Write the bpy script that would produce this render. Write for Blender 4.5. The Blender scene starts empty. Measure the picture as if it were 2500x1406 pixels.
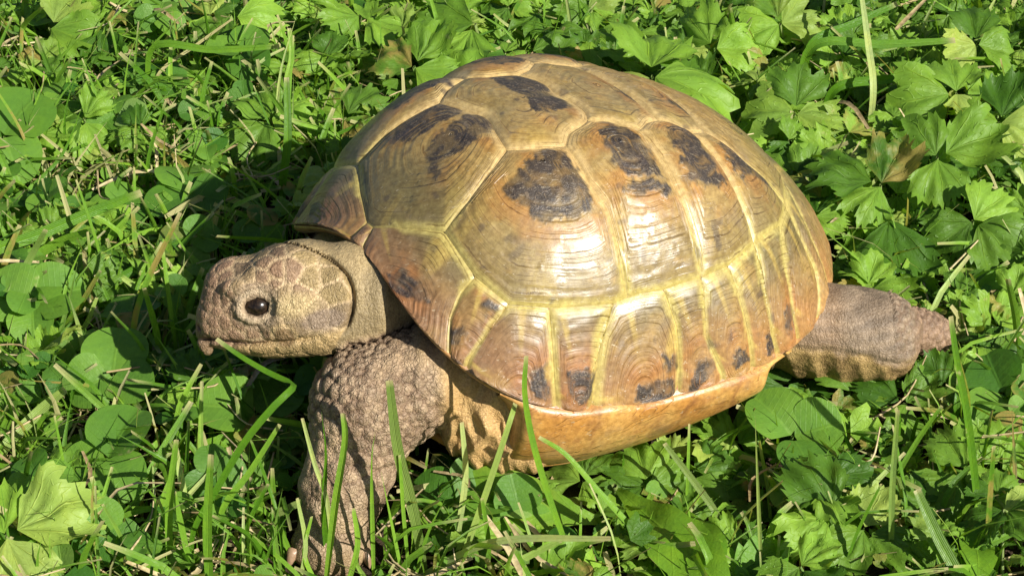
import bpy, bmesh, math, random
import numpy as np

# ------------------------------------------------------------------ camera, sky, sun, exposure
scene = bpy.context.scene
CM = 0.01                                    # everything below is laid out in centimetres
CAM_PITCH, CAM_DIST, FOCAL = 0.5922473, 65.0, 5460.0
CAM = np.array([0.0, -CAM_DIST * math.cos(CAM_PITCH), CAM_DIST * math.sin(CAM_PITCH)])
CF = -CAM / np.linalg.norm(CAM); CR = np.array([1.0, 0, 0]); CU = np.cross(CR, CF)
cam_data = bpy.data.cameras.new('camera'); cam = bpy.data.objects.new('camera', cam_data)
scene.collection.objects.link(cam)
cam.location = CAM * CM
cam.rotation_euler = (math.pi / 2 - CAM_PITCH, 0, 0)
cam_data.sensor_width = 36; cam_data.lens = 36 * FOCAL / 2500
cam_data.clip_start = 0.01; cam_data.clip_end = 300
scene.camera = cam

SUN_EL, SUN_AZ = math.radians(35.5), math.radians(46)      # azimuth: to the right of the camera's back
SUN = np.array([math.cos(SUN_EL) * math.sin(SUN_AZ), -math.cos(SUN_EL) * math.cos(SUN_AZ), math.sin(SUN_EL)])
world = bpy.data.worlds.new('World'); scene.world = world; world.use_nodes = True
wn = world.node_tree; wn.nodes.clear()
sky = wn.nodes.new('ShaderNodeTexSky'); sky.sky_type = 'NISHITA'; sky.sun_disc = False
sky.sun_elevation = SUN_EL; sky.sun_rotation = math.atan2(SUN[0], SUN[1])
bg = wn.nodes.new('ShaderNodeBackground'); bg.inputs['Strength'].default_value = 0.05
wo = wn.nodes.new('ShaderNodeOutputWorld')
wn.links.new(sky.outputs[0], bg.inputs['Color']); wn.links.new(bg.outputs[0], wo.inputs['Surface'])
sl = bpy.data.lights.new('sun', 'SUN'); sl.energy = 5.0; sl.angle = math.radians(0.53); sl.color = (1.0, 0.955, 0.87)
so = bpy.data.objects.new('sun', sl); scene.collection.objects.link(so)
so.rotation_euler = (math.pi / 2 - SUN_EL, 0, SUN_AZ)
so.location = SUN * 3
vs = scene.view_settings
vs.view_transform = 'Standard'; vs.look = 'None'; vs.gamma = 1.0; vs.use_curve_mapping = False
vs.exposure = 0.78
scene.cycles.max_bounces = 5; scene.cycles.diffuse_bounces = 2; scene.cycles.glossy_bounces = 2; scene.cycles.transmission_bounces = 3

rng = np.random.default_rng(7); random.seed(7)

# ------------------------------------------------------------------ helpers
COL = scene.collection
def obj(name, me, parent=None, mat=None, loc=(0, 0, 0)):
    o = bpy.data.objects.new(name, me); COL.objects.link(o); o.location = np.array(loc) * CM
    if parent is not None: o.parent = parent
    if mat is not None and me is not None and not me.materials: me.materials.append(mat)
    return o
def mesh(name, v, f, mat=None, smooth=True, attrs=None):
    """v: (n,3) in cm; f: (m,3|4) int array or list of arrays"""
    me = bpy.data.meshes.new(name)
    fl = f if isinstance(f, list) else [f]
    v = np.asarray(v, np.float64) * CM
    loops = np.concatenate([np.asarray(a).ravel() for a in fl]).astype(np.int32)
    tot = np.concatenate([np.full(len(a), a.shape[1]) for a in fl]).astype(np.int32)
    st = np.concatenate([[0], np.cumsum(tot)[:-1]]).astype(np.int32)
    me.vertices.add(len(v)); me.vertices.foreach_set('co', v.ravel())
    me.loops.add(len(loops)); me.loops.foreach_set('vertex_index', loops)
    me.polygons.add(len(tot)); me.polygons.foreach_set('loop_start', st)
    me.polygons.foreach_set('use_smooth', np.full(len(tot), smooth))
    for k, a in (attrs or {}).items():
        a = np.asarray(a, np.float32)
        if a.ndim == 1:
            at = me.attributes.new(k, 'FLOAT', 'POINT'); at.data.foreach_set('value', a)
        elif a.shape[1] == 3:
            at = me.attributes.new(k, 'FLOAT_VECTOR', 'POINT'); at.data.foreach_set('vector', a.ravel())
    me.update(calc_edges=True); me.validate()
    if mat: me.materials.append(mat)
    return me
def gridfaces(n, m, wrap=False, base=0):
    """quads of an n x m grid of vertices (row major); wrap closes the second axis"""
    i = np.arange(n - 1)[:, None]; j = np.arange(m if wrap else m - 1)[None, :]; j2 = (j + 1) % m
    return (np.stack([i * m + j, i * m + j2, (i + 1) * m + j2, (i + 1) * m + j], -1).reshape(-1, 4) + base).astype(np.int32)
def hash3(i, j, k, seed):
    h = (i * 374761393 + j * 668265263 + k * 2147483647 + seed * 974634777) & 0xFFFFFFFF
    h = ((h ^ (h >> 13)) * 1274126177) & 0xFFFFFFFF
    return ((h ^ (h >> 16)) & 0xFFFF) / 65535.0
def vnoise(p, scale=1.0, seed=0):
    p = np.asarray(p) * scale; i = np.floor(p).astype(np.int64); f = p - i; f = f * f * (3 - 2 * f)
    r = 0
    for a in (0, 1):
        for b in (0, 1):
            for c in (0, 1):
                w = (f[..., 0] if a else 1 - f[..., 0]) * (f[..., 1] if b else 1 - f[..., 1]) * (f[..., 2] if c else 1 - f[..., 2])
                r = r + w * hash3(i[..., 0] + a, i[..., 1] + b, i[..., 2] + c, seed)
    return r
def fbm(p, scale=1.0, seed=0, o=3):
    return sum(vnoise(p, scale * 2 ** k, seed + k) * 0.5 ** k for k in range(o)) / sum(0.5 ** k for k in range(o))
def sstep(a, b, x): t = np.clip((x - a) / (b - a), 0, 1); return t * t * (3 - 2 * t)
def mix(a, b, t): return np.asarray(a) * (1 - t) + np.asarray(b) * t
def unit(v): v = np.asarray(v, float); return v / np.linalg.norm(v, axis=-1, keepdims=True)
def proj(p):
    q = np.asarray(p) - CAM; z = q @ CF
    return np.stack([1250 + FOCAL * (q @ CR) / z, 703 - FOCAL * (q @ CU) / z], -1), z
def ray(x, y): return CF + (x - 1250) / FOCAL * CR - (y - 703) / FOCAL * CU
def at_y(x, y, Y): d = ray(x, y); return CAM + d * (Y - CAM[1]) / d[1]
def at_z(x, y, Z): d = ray(x, y); return CAM + d * (Z - CAM[2]) / d[2]
def tag(o, label=None, cat=None, group=None, kind=None):
    if label: o['label'] = label
    if cat: o['category'] = cat
    if group: o['group'] = group
    if kind: o['kind'] = kind
    return o

class NB:
    """small node builder"""
    def __init__(s, name):
        s.m = bpy.data.materials.new(name); s.m.use_nodes = True; s.t = s.m.node_tree; s.t.nodes.clear()
        s.out = s.t.nodes.new('ShaderNodeOutputMaterial')
    def n(s, typ, props=None, **inp):
        nd = s.t.nodes.new('ShaderNode' + typ)
        for k, v in (props or {}).items(): setattr(nd, k, v)
        for k, v in inp.items():
            key = int(k[1:]) if k[0] == 'i' and k[1:].isdigit() else k.replace('_', ' ')
            s.put(nd.inputs[key], v)
        return nd
    def put(s, sock, v):
        if isinstance(v, bpy.types.NodeSocket): s.t.links.new(v, sock)
        elif isinstance(v, bpy.types.Node): s.t.links.new(v.outputs[0], sock)
        else: sock.default_value = v
    def attr(s, name, out='Fac'): return s.n('Attribute', {'attribute_name': name}).outputs[out]
    def math(s, op, a, b=0.0, c=0.0, clamp=False):
        return s.n('Math', {'operation': op, 'use_clamp': clamp}, i0=a, i1=b, i2=c).outputs[0]
    def vmath(s, op, a, b=(0, 0, 0)): return s.n('VectorMath', {'operation': op}, i0=a, i1=b).outputs[0]
    def mixc(s, fac, a, b, mode='MIX'):
        nd = s.n('Mix', {'data_type': 'RGBA', 'blend_type': mode}); s.put(nd.inputs[0], fac); s.put(nd.inputs[6], a); s.put(nd.inputs[7], b)
        return nd.outputs[2]
    def remap(s, v, a, b, c=0.0, d=1.0, smooth=True):
        nd = s.n('MapRange', {'interpolation_type': 'SMOOTHSTEP' if smooth else 'LINEAR'}, i0=v, i1=a, i2=b, i3=c, i4=d)
        return nd.outputs[0]
    def noise(s, vec, scale, detail=3.0, rough=0.55, dist=0.0):
        return s.n('TexNoise', None, Vector=vec, Scale=scale, Detail=detail, Roughness=rough, Distortion=dist).outputs[0]
    def bump(s, h, strength, dist, normal=None):
        nd = s.n('Bump', None, Strength=strength, Distance=dist, Height=h)
        if normal is not None: s.put(nd.inputs['Normal'], normal)
        return nd.outputs[0]
    def done(s, surf): s.put(s.out.inputs['Surface'], surf); return s.m

# ------------------------------------------------------------------ materials
def rgb(*c): return (c[0], c[1], c[2], 1.0)
def mat_scute():
    b = NB('keratin'); pos = b.n('TexCoord').outputs['Object']
    col = b.attr('col', 'Color'); g = b.attr('g'); dk = b.attr('dark')
    w = b.noise(pos, 260.0, 3.0)
    gg = b.math('ADD', g, b.math('MULTIPLY', b.math('SUBTRACT', w, 0.5), 0.3))
    fr = b.math('FRACT', gg)
    line = b.math('MULTIPLY', b.remap(fr, 0.0, 0.16, 1, 0), b.remap(b.noise(pos, 120.0, 2.0), 0.38, 0.62))
    fr2 = b.math('FRACT', b.math('MULTIPLY', gg, 2.7))
    line2 = b.math('MULTIPLY', b.remap(fr2, 0.0, 0.3, 1, 0), b.remap(b.noise(pos, 170.0, 2.0), 0.4, 0.7))
    str_ = b.math('ADD', b.math('MULTIPLY', line, 0.85), b.math('MULTIPLY', line2, 0.4))
    mott = b.noise(pos, 700.0, 5.0, 0.65)
    c1 = b.mixc(b.remap(mott, 0.3, 0.75, 0.0, 1.0), b.mixc(1.0, col, rgb(0.72, 0.66, 0.58), 'MULTIPLY'), b.mixc(1.0, col, rgb(1.16, 1.14, 1.08), 'MULTIPLY'))
    c2 = b.mixc(b.math('MULTIPLY', str_, b.math('SUBTRACT', 1.0, dk)), c1, b.mixc(1.0, c1, rgb(0.30, 0.22, 0.15), 'MULTIPLY'))
    wr = b.noise(b.vmath('MULTIPLY', pos, (1, 1, 1)), 900.0, 4.0, 0.6, 1.5)
    c3 = b.mixc(b.math('MULTIPLY', b.remap(wr, 0.52, 0.68), b.math('MULTIPLY', dk, 0.5)), c2, rgb(0.22, 0.16, 0.10))
    h = b.math('ADD', b.math('MULTIPLY', b.math('ADD', line, b.math('MULTIPLY', line2, 0.5)), -1.0), b.math('MULTIPLY', b.math('MULTIPLY', wr, dk), 1.6))
    h = b.math('ADD', h, b.math('MULTIPLY', mott, 0.35))
    dust = b.math('MULTIPLY', b.remap(b.noise(pos, 75.0, 6.0, 0.7), 0.52, 0.72), 0.30)
    c3 = b.mixc(dust, c3, rgb(0.30, 0.235, 0.15))
    scr = b.noise(b.vmath('MULTIPLY', pos, (1.0, 4.5, 2.0)), 520.0, 2.0, 0.5, 0.8)
    c3 = b.mixc(b.math('MULTIPLY', b.remap(scr, 0.66, 0.72), 0.35), c3, rgb(0.50, 0.42, 0.28))
    h = b.math('ADD', h, b.math('MULTIPLY', b.remap(scr, 0.64, 0.74), -0.5))
    nrm = b.bump(h, 0.32, 0.0006)
    rough = b.math('ADD', b.remap(b.noise(pos, 200.0, 4.0), 0.3, 0.7, 0.30, 0.42), b.remap(b.noise(pos, 55.0, 5.0, 0.65), 0.45, 0.68, 0.0, 0.16))
    p = b.n('BsdfPrincipled', None, Base_Color=c3, Roughness=b.math('ADD', rough, b.math('MULTIPLY', dk, 0.1)), Normal=nrm)
    p.inputs['Specular IOR Level'].default_value = 0.5
    p.inputs['Coat Weight'].default_value = 0.12; p.inputs['Coat Roughness'].default_value = 0.32
    return b.done(p)
def mat_skin():
    b = NB('scaly_skin'); pos = b.n('TexCoord').outputs['Object']
    col = b.attr('col', 'Color'); sc = b.attr('scl')
    warp = b.vmath('ADD', pos, b.vmath('MULTIPLY', b.n('TexNoise', None, Vector=pos, Scale=500.0, Detail=2.0).outputs[1], (0.0012, 0.0012, 0.0012)))
    big = b.n('TexVoronoi', {'feature': 'DISTANCE_TO_EDGE'}, Vector=warp, Scale=900.0).outputs['Distance']
    cellc = b.n('TexVoronoi', {'feature': 'F1'}, Vector=warp, Scale=900.0)
    small = b.n('TexVoronoi', {'feature': 'DISTANCE_TO_EDGE'}, Vector=warp, Scale=1150.0).outputs['Distance']
    eb = b.remap(big, 0.0, 0.16); es = b.remap(small, 0.0, 0.2)
    grain = b.noise(pos, 1500.0, 4.0, 0.7)
    wr = b.noise(b.vmath('MULTIPLY', pos, (1.0, 1.0, 0.35)), 620.0, 4.0, 0.6, 0.6)
    c = b.mixc(b.remap(grain, 0.25, 0.8), b.mixc(1.0, col, rgb(0.62, 0.58, 0.52), 'MULTIPLY'), b.mixc(1.0, col, rgb(1.22, 1.2, 1.16), 'MULTIPLY'))
    c = b.mixc(b.math('MULTIPLY', b.math('SUBTRACT', 1.0, eb), b.math('MULTIPLY', sc, 0.38)), c, b.mixc(1.0, c, rgb(0.36, 0.28, 0.22), 'MULTIPLY'))
    c = b.mixc(b.math('MULTIPLY', b.remap(cellc.outputs['Distance'], 0.0, 0.7, 1, 0), b.math('MULTIPLY', sc, 0.35)), c, b.mixc(1.0, c, rgb(1.5, 1.4, 1.3), 'MULTIPLY'))
    c = b.mixc(b.math('MULTIPLY', b.math('SUBTRACT', 1.0, es), 0.12), c, b.mixc(1.0, c, rgb(0.45, 0.38, 0.3), 'MULTIPLY'))
    h = b.math('ADD', b.math('MULTIPLY', b.math('MULTIPLY', eb, sc), 1.4), b.math('MULTIPLY', es, 0.13))
    h = b.math('ADD', h, b.math('ADD', b.math('MULTIPLY', wr, 0.9), b.math('MULTIPLY', grain, 0.3)))
    nrm = b.bump(h, 0.8, 0.0007)
    p = b.n('BsdfPrincipled', None, Base_Color=c, Roughness=0.52, Normal=nrm)
    p.inputs['Specular IOR Level'].default_value = 0.38
    return b.done(p)
def mat_eye():
    b = NB('eyeball'); pos = b.n('TexCoord').outputs['Object']
    p = b.n('BsdfPrincipled', None, Base_Color=b.mixc(b.remap(b.noise(pos, 900.0), 0.35, 0.7), rgb(0.006, 0.004, 0.003), rgb(0.03, 0.018, 0.01)), Roughness=0.22)
    p.inputs['Specular IOR Level'].default_value = 0.35
    return b.done(p)
def mat_claw():
    b = NB('claw_horn'); pos = b.n('TexCoord').outputs['Object']
    p = b.n('BsdfPrincipled', None, Base_Color=b.mixc(b.noise(pos, 400.0), rgb(0.12, 0.07, 0.04), rgb(0.42, 0.27, 0.17)), Roughness=0.4,
            Normal=b.bump(b.noise(pos, 900.0), 0.4, 0.0004))
    return b.done(p)
def mat_ground():
    b = NB('soil'); pos = b.n('TexCoord').outputs['Object']
    n1 = b.noise(pos, 60.0, 6.0, 0.65); n2 = b.noise(pos, 8.0, 4.0); n3 = b.noise(pos, 600.0, 4.0, 0.7)
    c = b.mixc(b.remap(n1, 0.35, 0.7), rgb(0.022, 0.015, 0.010), rgb(0.075, 0.050, 0.030))
    c = b.mixc(b.remap(n3, 0.55, 0.75), c, rgb(0.12, 0.085, 0.05))
    p = b.n('BsdfPrincipled', None, Base_Color=c, Roughness=0.95, Normal=b.bump(b.math('ADD', n1, b.math('MULTIPLY', n3, 0.4)), 0.9, 0.006))
    p.inputs['Specular IOR Level'].default_value = 0.15
    return b.done(p)
M_SCUTE, M_SKIN, M_EYE, M_CLAW, M_SOIL = mat_scute(), mat_skin(), mat_eye(), mat_claw(), mat_ground()

# ------------------------------------------------------------------ ground
gn = 140
gx = np.sign(np.linspace(-1, 1, gn)) * (np.abs(np.linspace(-1, 1, gn)) ** 3) * 6000
GX, GY = np.meshgrid(gx, gx, indexing='ij')
GP = np.stack([GX, GY, np.zeros_like(GX)], -1).reshape(-1, 3)
GP[:, 2] = (fbm(GP, 0.5, 3) - 0.6) * 0.7
ground = obj('ground', mesh('ground', GP, gridfaces(gn, gn), M_SOIL))
tag(ground, 'dark brown soil under the lawn plants', None, kind='structure')
# ------------------------------------------------------------------ tortoise: shell surface
PX, PY, PZ, YAW, TILT, ROLL = 0.66866, -4.39944, 3.84934, 0.60211, 0.122857, -0.024345
AX, SH = 0.5702, 4.8115
RK = [6.84028, -1.01783, 0.45585, -0.17465, -0.2144, -0.10712]
ZK = [0, 0.44668, 0.91898, 0.342, 0.15146]
_f = np.array([-math.cos(YAW), -math.sin(YAW), 0]); _l = np.array([math.sin(YAW), -math.cos(YAW), 0.0]); _u = np.array([0, 0, 1.0])
TF = _f * math.cos(TILT) + _u * math.sin(TILT); _u1 = np.cross(TF, _l)
TL = _l * math.cos(ROLL) - _u1 * math.sin(ROLL); TU = np.cross(TF, TL)
TC = np.array([PX, PY, PZ])
def to_world(L): return L[..., :1] * TF + L[..., 1:2] * TL + L[..., 2:] * TU + TC
def to_local(W): q = W - TC; return np.stack([q @ TF, q @ TL, q @ TU], -1)
def rim_r(th): return sum(RK[k] * np.cos(k * th) for k in range(6))
def rim_z(th): return sum(ZK[k] * np.cos(k * th) for k in range(1, 5))
def shell(th, rho):
    c, c2 = np.cos(th), np.cos(2 * th); R = rim_r(th); ps = rho * math.pi / 2
    fs = np.sin(ps) ** (0.69123 + 0.0028 * c + 0.13705 * c2); g = np.clip(np.cos(ps), 0, 1) ** (1.70159 + 0.12606 * c + 0.15173 * c2)
    return np.stack([R * c * fs + AX * (1 - fs), R * np.sin(th) * fs, rim_z(th) * fs ** 3 + SH * g], -1)
def shell_s(q):
    """q: (...,2) in the flattened map of the carapace (radius 1 = rim)"""
    r = np.hypot(q[..., 0], q[..., 1]); th = np.arctan2(q[..., 1], q[..., 0])
    return shell(th, np.clip(r, 1e-4, 1) ** (1 / 0.7))
def shell_n(q):
    r = np.hypot(q[..., 0], q[..., 1]); k = np.where(r > 0.985, 0.985 / np.maximum(r, 1e-9), 1.0)[..., None]; q = q * k
    e = 0.012
    a = shell_s(q + [e, 0]) - shell_s(q - [e, 0]); b = shell_s(q + [0, e]) - shell_s(q - [0, e])
    return unit(np.cross(a, b))
TORTOISE = bpy.data.objects.new('tortoise', None); COL.objects.link(TORTOISE)
TORTOISE.location = np.array([PX, PY, 0]) * CM; TORTOISE.empty_display_size = 0.02
tag(TORTOISE, 'brown and yellow tortoise with a domed shell walking across the lawn', 'tortoise')
TO = np.array([PX, PY, 0])
DEPTHPTS = []
def tpart(name, v, f, mat, attrs=None, parent=None, smooth=True):
    v = np.asarray(v); DEPTHPTS.append(v)
    o = obj(name, mesh(name, v - TO, f, mat, smooth, attrs), parent or TORTOISE)
    return o

# ------------------------------------------------------------------ scute map (left half; the right half mirrors it)
def S(uv):
    uv = np.asarray(uv, float); r = np.hypot(uv[..., 0], uv[..., 1]); k = np.where(r > 1e-9, np.maximum(r, 1e-9) ** -0.3, 0)
    return uv * k[..., None]
MARG = S([(.735, .02), (.607, .129), (.472, .215), (.464, .284), (.458, .346), (.415, .440), (.321, .490), (.234, .526), (.157, .556), (.115, .556), (.01, .568), (-.10, .555),
          (-.18, .527), (-.268, .462), (-.38, .40), (-.45, .325), (-.515, .235), (-.552, .102), (-.56, 0)])
# positions on MARG of the separators and seams
MI = dict(s0=0, v1c1=2, s1=4, s2=5, s3=6, s4=8, c1c2=9, s5=10, s6=11, c2c3=11, s7=12, s8=13, c3c4=13, s9=14, s10=15, c4v5=15, s11=16, mid=18)
SEP = [S(a) for a in [
    [(.735, .02), (.86, .035), (.998, .06)],
    [(.458, .346), (.532, .366), (.624, .413), (.819, .574)],
    [(.415, .44), (.498, .464), (.67, .552), (.777, .629)],
    [(.321, .490), (.370, .592), (.482, .819), (.507, .862)],
    [(.157, .556), (.214, .604), (.247, .661), (.355, .879), (.375, .927)],
    [(.01, .568), (-.012, .683), (0, 1)],
    [(-.10, .555), (-.101, .721), (-.182, .897), (-.2, .98)],
    [(-.18, .527), (-.253, .715), (-.334, .943)],
    [(-.268, .462), (-.293, .587), (-.364, .746), (-.454, .891)],
    [(-.38, .40), (-.387, .533), (-.436, .659), (-.56, .829)],
    [(-.45, .325), (-.474, .398), (-.589, .512), (-.67, .742)],
    [(-.515, .235), (-.57, .40), (-.80, .60)]]]
v1c1 = S([(.472, .215), (.350, .186), (.231, .144), (.16, .112)])
v1v2 = S([(.16, .112), (.155, .05), (.15, 0)])
c1v2 = S([(.16, .112), (.103, .121), (.049, .121)])
v2c2 = S([(.049, .121), (.022, .082), (-.012, .05)])
v2v3 = S([(-.012, .05), (-.026, .02), (-.03, 0)])
v3c2 = S([(-.012, .05), (-.033, .068), (-.068, .113)])
v3c3 = S([(-.068, .113), (-.1, .104), (-.135, .105)])
v3v4 = S([(-.135, .105), (-.146, .05), (-.15, 0)])
v4c3 = S([(-.135, .105), (-.165, .122), (-.194, .150)])
v4c4 = S([(-.194, .150), (-.225, .145), (-.25, .145)])
v4v5 = S([(-.25, .145), (-.262, .07), (-.265, 0)])
v5c4 = S([(-.25, .145), (-.318, .232), (-.45, .325)])
c1c2 = S([(.049, .121), (.074, .241), (.072, .323), (.093, .439), (.115, .556)])
c2c3 = S([(-.068, .113), (-.081, .301), (-.097, .477), (-.10, .555)])
c3c4 = S([(-.194, .150), (-.227, .301), (-.268, .462)])
def mg(a, b): return MARG[MI[a]:MI[b] + 1]
def chain(*segs):
    pts = []
    for s in segs:
        s = np.asarray(s)
        if pts and np.linalg.norm(pts[-1] - s[0]) > np.linalg.norm(pts[-1] - s[-1]) : s = s[::-1]
        for q in s:
            if not pts or np.linalg.norm(pts[-1] - q) > 1e-6: pts.append(q)
    if np.linalg.norm(pts[0] - pts[-1]) < 1e-6: pts.pop()
    return np.array(pts)
def mir(a): return np.asarray(a)[::-1] * [1, -1]
def arc(a, b, n=9):
    t0, t1 = math.atan2(a[1], a[0]), math.atan2(b[1], b[0])
    if t1 - t0 > math.pi: t1 -= 2 * math.pi
    if t0 - t1 > math.pi: t1 += 2 * math.pi
    t = np.linspace(t0, t1, n); return np.stack([np.cos(t), np.sin(t)], -1)
for s in SEP: s[-1] = s[-1] / np.linalg.norm(s[-1])
BLOBS={'V1':[[(0.395,-0.266),(0.321,-0.229),(0.259,-0.168),(0.233,-0.119),(0.308,-0.08),(0.409,-0.083),(0.477,-0.106),(0.478,-0.169),(0.433,-0.198)],[(0.483,-0.017),(0.417,-0.048),(0.323,-0.048),(0.238,-0.023),(0.249,0.042),(0.29,0.1),(0.406,0.097),(0.475,0.075),(0.522,0.116),(0.526,0.069)]],'V2':[[(0.03,-0.171),(-0.011,-0.139),(-0.063,-0.1),(-0.064,-0.039),(-0.041,0.05),(0.001,0.07),(0.067,0.081),(0.062,-0.017),(0.047,-0.104)]],'V3':[[(-0.284,-0.079),(-0.303,-0.003),(-0.299,0.077),(-0.248,0.124),(-0.231,0.073),(-0.249,-0.0)]],'V4':[[(-0.38,0.05),(-0.428,0.087),(-0.437,0.142),(-0.388,0.185),(-0.349,0.152),(-0.338,0.106)]],'C1':[[(0.205,0.24),(0.138,0.229),(0.114,0.256),(0.125,0.334),(0.133,0.398),(0.164,0.439),(0.257,0.404),(0.297,0.402),(0.309,0.362),(0.34,0.306),(0.331,0.278),(0.28,0.27)]],'C2':[[(-0.021,0.187),(-0.063,0.182),(-0.092,0.221),(-0.082,0.328),(-0.078,0.384),(0.0,0.378),(0.022,0.353),(0.007,0.277)],[(0.031,0.393),(-0.062,0.394),(-0.086,0.424),(-0.07,0.444),(0.033,0.423)]],'C3':[[(-0.201,0.231),(-0.276,0.204),(-0.276,0.262),(-0.257,0.347),(-0.263,0.397),(-0.237,0.419),(-0.172,0.415),(-0.158,0.391),(-0.168,0.309)]],'C4':[[(-0.386,0.21),(-0.46,0.27),(-0.50,0.33),(-0.47,0.37),(-0.386,0.36),(-0.346,0.384),(-0.329,0.324)]],'M1':[[(0.876,0.235),(0.777,0.268),(0.719,0.343),(0.734,0.382),(0.82,0.34),(0.927,0.292)]],'M2':[[(0.561,0.446),(0.521,0.477),(0.524,0.506),(0.562,0.488)],[(0.71,0.47),(0.643,0.484),(0.645,0.513),(0.722,0.534),(0.739,0.517)]],'M3':[[(0.499,0.674),(0.456,0.689),(0.472,0.741),(0.519,0.784),(0.541,0.758),(0.53,0.703)]],'M4':[[(0.405,0.745),(0.337,0.758),(0.32,0.792),(0.35,0.845),(0.398,0.853),(0.426,0.801)]],'M5':[[(0.163,0.88),(0.024,0.909),(0.009,1.0),(0.105,0.995),(0.182,0.935)],[(0.051,0.826),(0.0,0.831),(0.0,0.874),(0.038,0.872)]],'M6':[[(-0.075,0.862),(-0.138,0.869),(-0.167,0.901),(-0.09,0.937),(-0.061,0.998),(-0.049,0.928)]],'M7':[[(-0.215,0.83),(-0.272,0.837),(-0.286,0.88),(-0.235,0.91),(-0.207,0.863)]],'M8':[[(-0.346,0.797),(-0.384,0.788),(-0.409,0.838),(-0.378,0.87)]],'M9':[[(-0.407,0.719),(-0.458,0.692),(-0.501,0.743),(-0.448,0.776)]]}
def poly_dist(p, poly):
    """signed distance (negative inside) from points p (n,2) to a polygon"""
    A = np.asarray(poly, float); B = np.roll(A, -1, 0); d = B - A
    w = p[:, None] - A[None]; t = np.clip((w * d).sum(-1) / (d * d).sum(-1), 0, 1)
    dist = np.sqrt(((w - t[..., None] * d) ** 2).sum(-1)).min(1)
    y, x = p[:, 1, None], p[:, 0, None]
    c = ((A[:, 1] > y) != (B[:, 1] > y)) & (x < (B[:, 0] - A[:, 0]) * (y - A[:, 1]) / (B[:, 1] - A[:, 1] + 1e-12) + A[:, 0])
    return np.where(c.sum(1) % 2 == 1, -dist, dist)
def resample(poly, m):
    """m points round a closed polygon, corners softened a little"""
    P = np.vstack([poly, poly[:1]]); seg = np.linalg.norm(np.diff(P, axis=0), axis=1); L = np.concatenate([[0], np.cumsum(seg)])
    t = np.linspace(0, L[-1], m, endpoint=False)
    return np.stack([np.interp(t, L, P[:, 0]), np.interp(t, L, P[:, 1])], -1)
CARAPACE = None
TAN, OCHRE, OLIVE, YEL, DARK, RUST, CREAM = [np.array(c) for c in ((.320, .228, .085), (.345, .228, .070), (.120, .105, .048), (.45, .385, .125), (.020, .016, .017), (.33, .125, .032), (.56, .42, .19))]
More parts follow.
